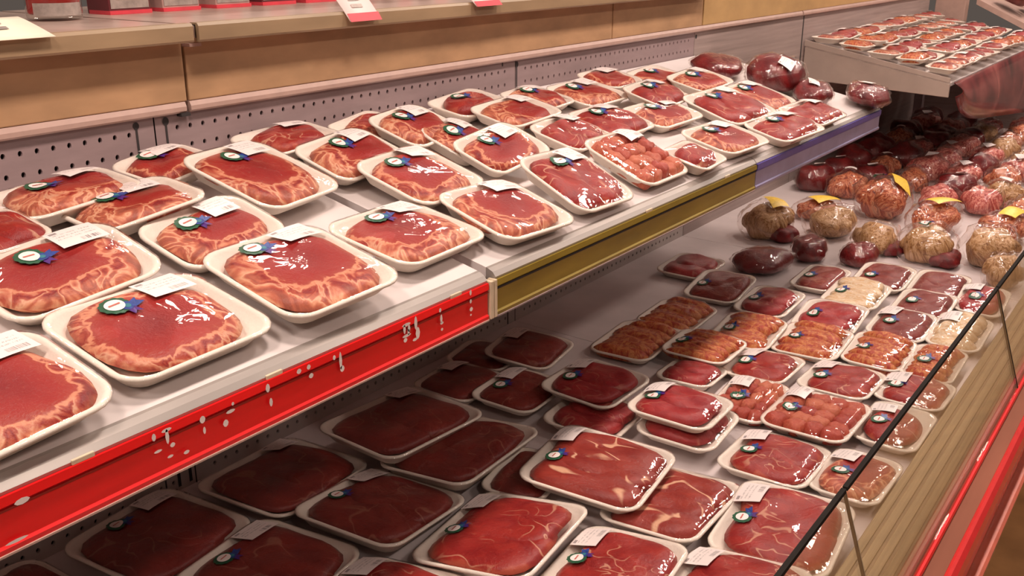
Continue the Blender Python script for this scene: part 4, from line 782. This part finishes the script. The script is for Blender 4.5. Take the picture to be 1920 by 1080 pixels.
KW = ['ribeye', 'lean', 'sliced', 'smooth red']
for r_ in range(10):
    for c_ in range(5):
        x = -1.545 + c_ * .1295; y = 4.71 + r_ * .205; k = (r_ * 3 + c_ * 2 + (r_ * c_) % 3) % 4
        zz = FZ0 - (x - FX0) * math.tan(ft) + .016 + rg.uniform(0, .014)
        root = thing('small_meat_tray', 'small %s tray on the far shelf, %s row back, %s from the wall' % (KW[k], ORD[r_], ORD[c_]), 'meat tray', (x, y, zz), (rg.uniform(-.10, .10), ft - .12 + rg.uniform(-.05, .05), rg.uniform(-.05, .05)), 'small trays shingled on the far shelf')
        link(bpy.data.objects.new('foam_tray', fmesh), root)
        for nm, me in fmeshes[k]: link(bpy.data.objects.new(nm, me), root)
        link(bpy.data.objects.new('plastic_film', ffm[k]), root)
        if k not in flab: o = drape_label(ffilm[k], -fw * .5 + .034, .04, .05, .065, .05, root); flab[k] = o.data
        else: link(bpy.data.objects.new('price_label', flab[k]), root)
# another shelf end and an upright past the far wall
up = MB(); up.box(-1.60, -1.42, 6.87, 6.97, .9, 1.70); tag(up.build('wall_upright', M['trim'], bevel=.004), 'pinkish square upright post behind the far end of the far shelf', 'post')
cs = thing('corner_shelf', 'white edged shelf end sloping down behind the far shelf', 'shelf')
m = MB(); m.add([(-1.36, 6.88, 1.330), (-.90, 6.88, 1.110), (-.90, 6.88, 1.075), (-1.36, 6.88, 1.295), (-1.36, 7.9, 1.330), (-.90, 7.9, 1.110), (-.90, 7.9, 1.075), (-1.36, 7.9, 1.295)], [(0, 3, 2, 1), (4, 5, 6, 7), (0, 1, 5, 4), (1, 2, 6, 5), (2, 3, 7, 6), (3, 0, 4, 7)])
m.build('deck', M['trim'], cs)
for k in range(3):
    bag(-1.10 + .10 * (k - 1), 7.10 + .24 * k, 1.26 - .048 * (k - 1), .09, .12, .08, .3 * k, 'roast', 'dark purple roast on the corner shelf, %s from its white edge' % ORD[k], 950 + k, 'roasts on the corner shelf', tilt=(0, .44), name='vacuum_packed_roast', cat='roast')

# ------------------------------------------------------------------ jars, cartons and price cards on the sauce shelf
ST = 1.509
M['jarglass'] = M['glass']
M['sauce'] = plain('red_sauce', (.42, .012, .012), .35, grain=.12, scale=30); M['tin'] = plain('dark_lid', (.05, .03, .03), .4, .5)
M['dkcarton'] = plain('dark_maroon_carton', (.13, .02, .025), .45, grain=.08); M['ltcarton'] = plain('grey_pink_carton', (.42, .25, .22), .45, grain=.1, scale=14)
M['silver'] = plain('silver_label', (.48, .40, .36), .3, .4, grain=.12, scale=60)
def jar(x, y, r, h, text):
    o = thing('sauce_jar', text, 'jar', (x, y, ST), (0, 0, 0), 'jars on the sauce shelf')
    MB().lathe([(r * .8, 0), (r * .97, .004), (r, .012), (r, h * .68), (r * .9, h * .78), (r * .68, h * .86), (r * .68, h * .94)], 28).build('glass_body', M['jarglass'], o, smooth=True)
    MB().lathe([(r * .86, .012), (r * .93, .016), (r * .93, h * .66), (r * .8, h * .74)], 24).build('red_sauce', M['sauce'], o, smooth=True)
    MB().lathe([(r * .74, h * .90), (r * .76, h * .905), (r * .76, h * 1.0), (r * .7, h * 1.01)], 24).build('lid', M['tin'], o)
    m = MB(); n = 14; vs_ = []
    for k in range(n + 1):
        a = math.radians(-75 + 110 * k / n); vs_ += [(r * 1.012 * math.cos(a), r * 1.012 * math.sin(a), .010), (r * 1.012 * math.cos(a), r * 1.012 * math.sin(a), .034)]
    m.add(vs_, [(2*k, 2*k+2, 2*k+3, 2*k+1) for k in range(n)]).build('silver_label', M['silver'], o, smooth=True)
def carton(x, y, w_, d_, h, mt, text):
    o = thing('food_carton', text, 'carton', (x, y, ST), (0, 0, 0), 'cartons on the sauce shelf')
    MB().box(-d_, 0, -w_/2, w_/2, 0.0, h).build('box', M[mt], o, bevel=.002)
    MB().box(0.0003, 0.0012, -w_/2 + .004, w_/2 - .004, .012, h * .5).build('front_label', M['silver'], o)
    MB().box(0.0006, 0.0020, -w_ * .30, w_ * .22, .030, h * .42).build('print_panel', M['red_paper'], o)
    MB().box(-d_ * .9, 0.004, -w_/2 - .001, w_/2 + .001, 0.0002, .008).build('red_base', M['red_paper'], o)
jar(-1.90, 1.112, .052, .17, 'glass jar of red sauce behind the cream price card')
carton(-1.97, .985, .085, .07, .2, 'dkcarton', 'dark red carton at the end of the row beside the sauce jar')
for k, (y, w_, mt, text) in enumerate(((1.255, .100, 'dkcarton', 'dark carton with silver label next to the sauce jar'), (1.385, .098, 'ltcarton', 'pinkish grey carton above the shelf edge joint'),
        (1.530, .100, 'ltcarton', 'greyish carton right of the shelf edge joint'), (1.670, .105, 'dkcarton', 'maroon carton second along past the shelf joint'), (1.81, .105, 'ltcarton', 'dusty pink carton just before the red edged card'),
        (1.99, .11, 'dkcarton', 'maroon carton behind the red edged card'), (2.14, .11, 'ltcarton', 'pale carton behind the small pink card'), (2.30, .11, 'dkcarton', 'dark carton past the small pink card'))):
    carton(-1.935, y + .05, w_, .08, .2, mt, text)
def card(y0, y1, text, mt, strip, up=.030, back=.03, out=.016, down=.016):
    """a card leaning over the shelf edge: from (-back, up) to (out, -down)"""
    o = thing('price_card', text, 'price card', (-1.566, (y0 + y1) / 2, 1.5135), (0, 0, 0), 'price cards on the sauce shelf edge'); h = (y1 - y0) / 2
    P_ = lambda q, e=0.0: (-back + (back + out) * q + e * .7, up - (up + down) * (q ** 1.15) + e)
    N = 6; vs_ = []
    for k in range(N + 1):
        a_, b_ = P_(k / N, .002); vs_ += [(a_, -h - .010 * (1 - k / N), b_), (a_, h - .010 * (1 - k / N), b_)]
    b = MB().add(vs_, [(2*k, 2*k+2, 2*k+3, 2*k+1) for k in range(N)]).build('card', M[mt], o, smooth=True); s_ = b.modifiers.new('thick', 'SOLIDIFY'); s_.thickness = .0010
    for q0, q1 in ((.30, .36), (.48, .60)):
        (x0, z0), (x1, z1) = P_(q0, .0032), P_(q1, .0032)
        MB().add([(x0, -h * .5, z0), (x1, -h * .5, z1), (x1, h * .2, z1), (x0, h * .2, z0)], [(0, 1, 2, 3)]).build('print_line', M['silver'], o)
    if strip:
        (x0, z0), (x1, z1) = P_(.78, .0034), P_(1.04, .0034)
        MB().add([(x0, -h, z0), (x1, -h, z1), (x1, h, z1), (x0, h, z0)], [(0, 1, 2, 3)]).build('red_edge', M['red_paper'], o)
card(.765, .905, 'large cream price card curling over the brown shelf edge by the jar', 'paper', False, up=.022, back=.075, out=.012, down=.006)
card(1.575, 1.672, 'pale pink price card with a red lower edge on the brown shelf', 'pink_paper', True, up=.035, back=.03, out=.014, down=.022)
card(2.02, 2.125, 'small pink price card at the top, farthest along the brown shelf', 'pink_paper', True, up=.030, back=.03, out=.014, down=.012)
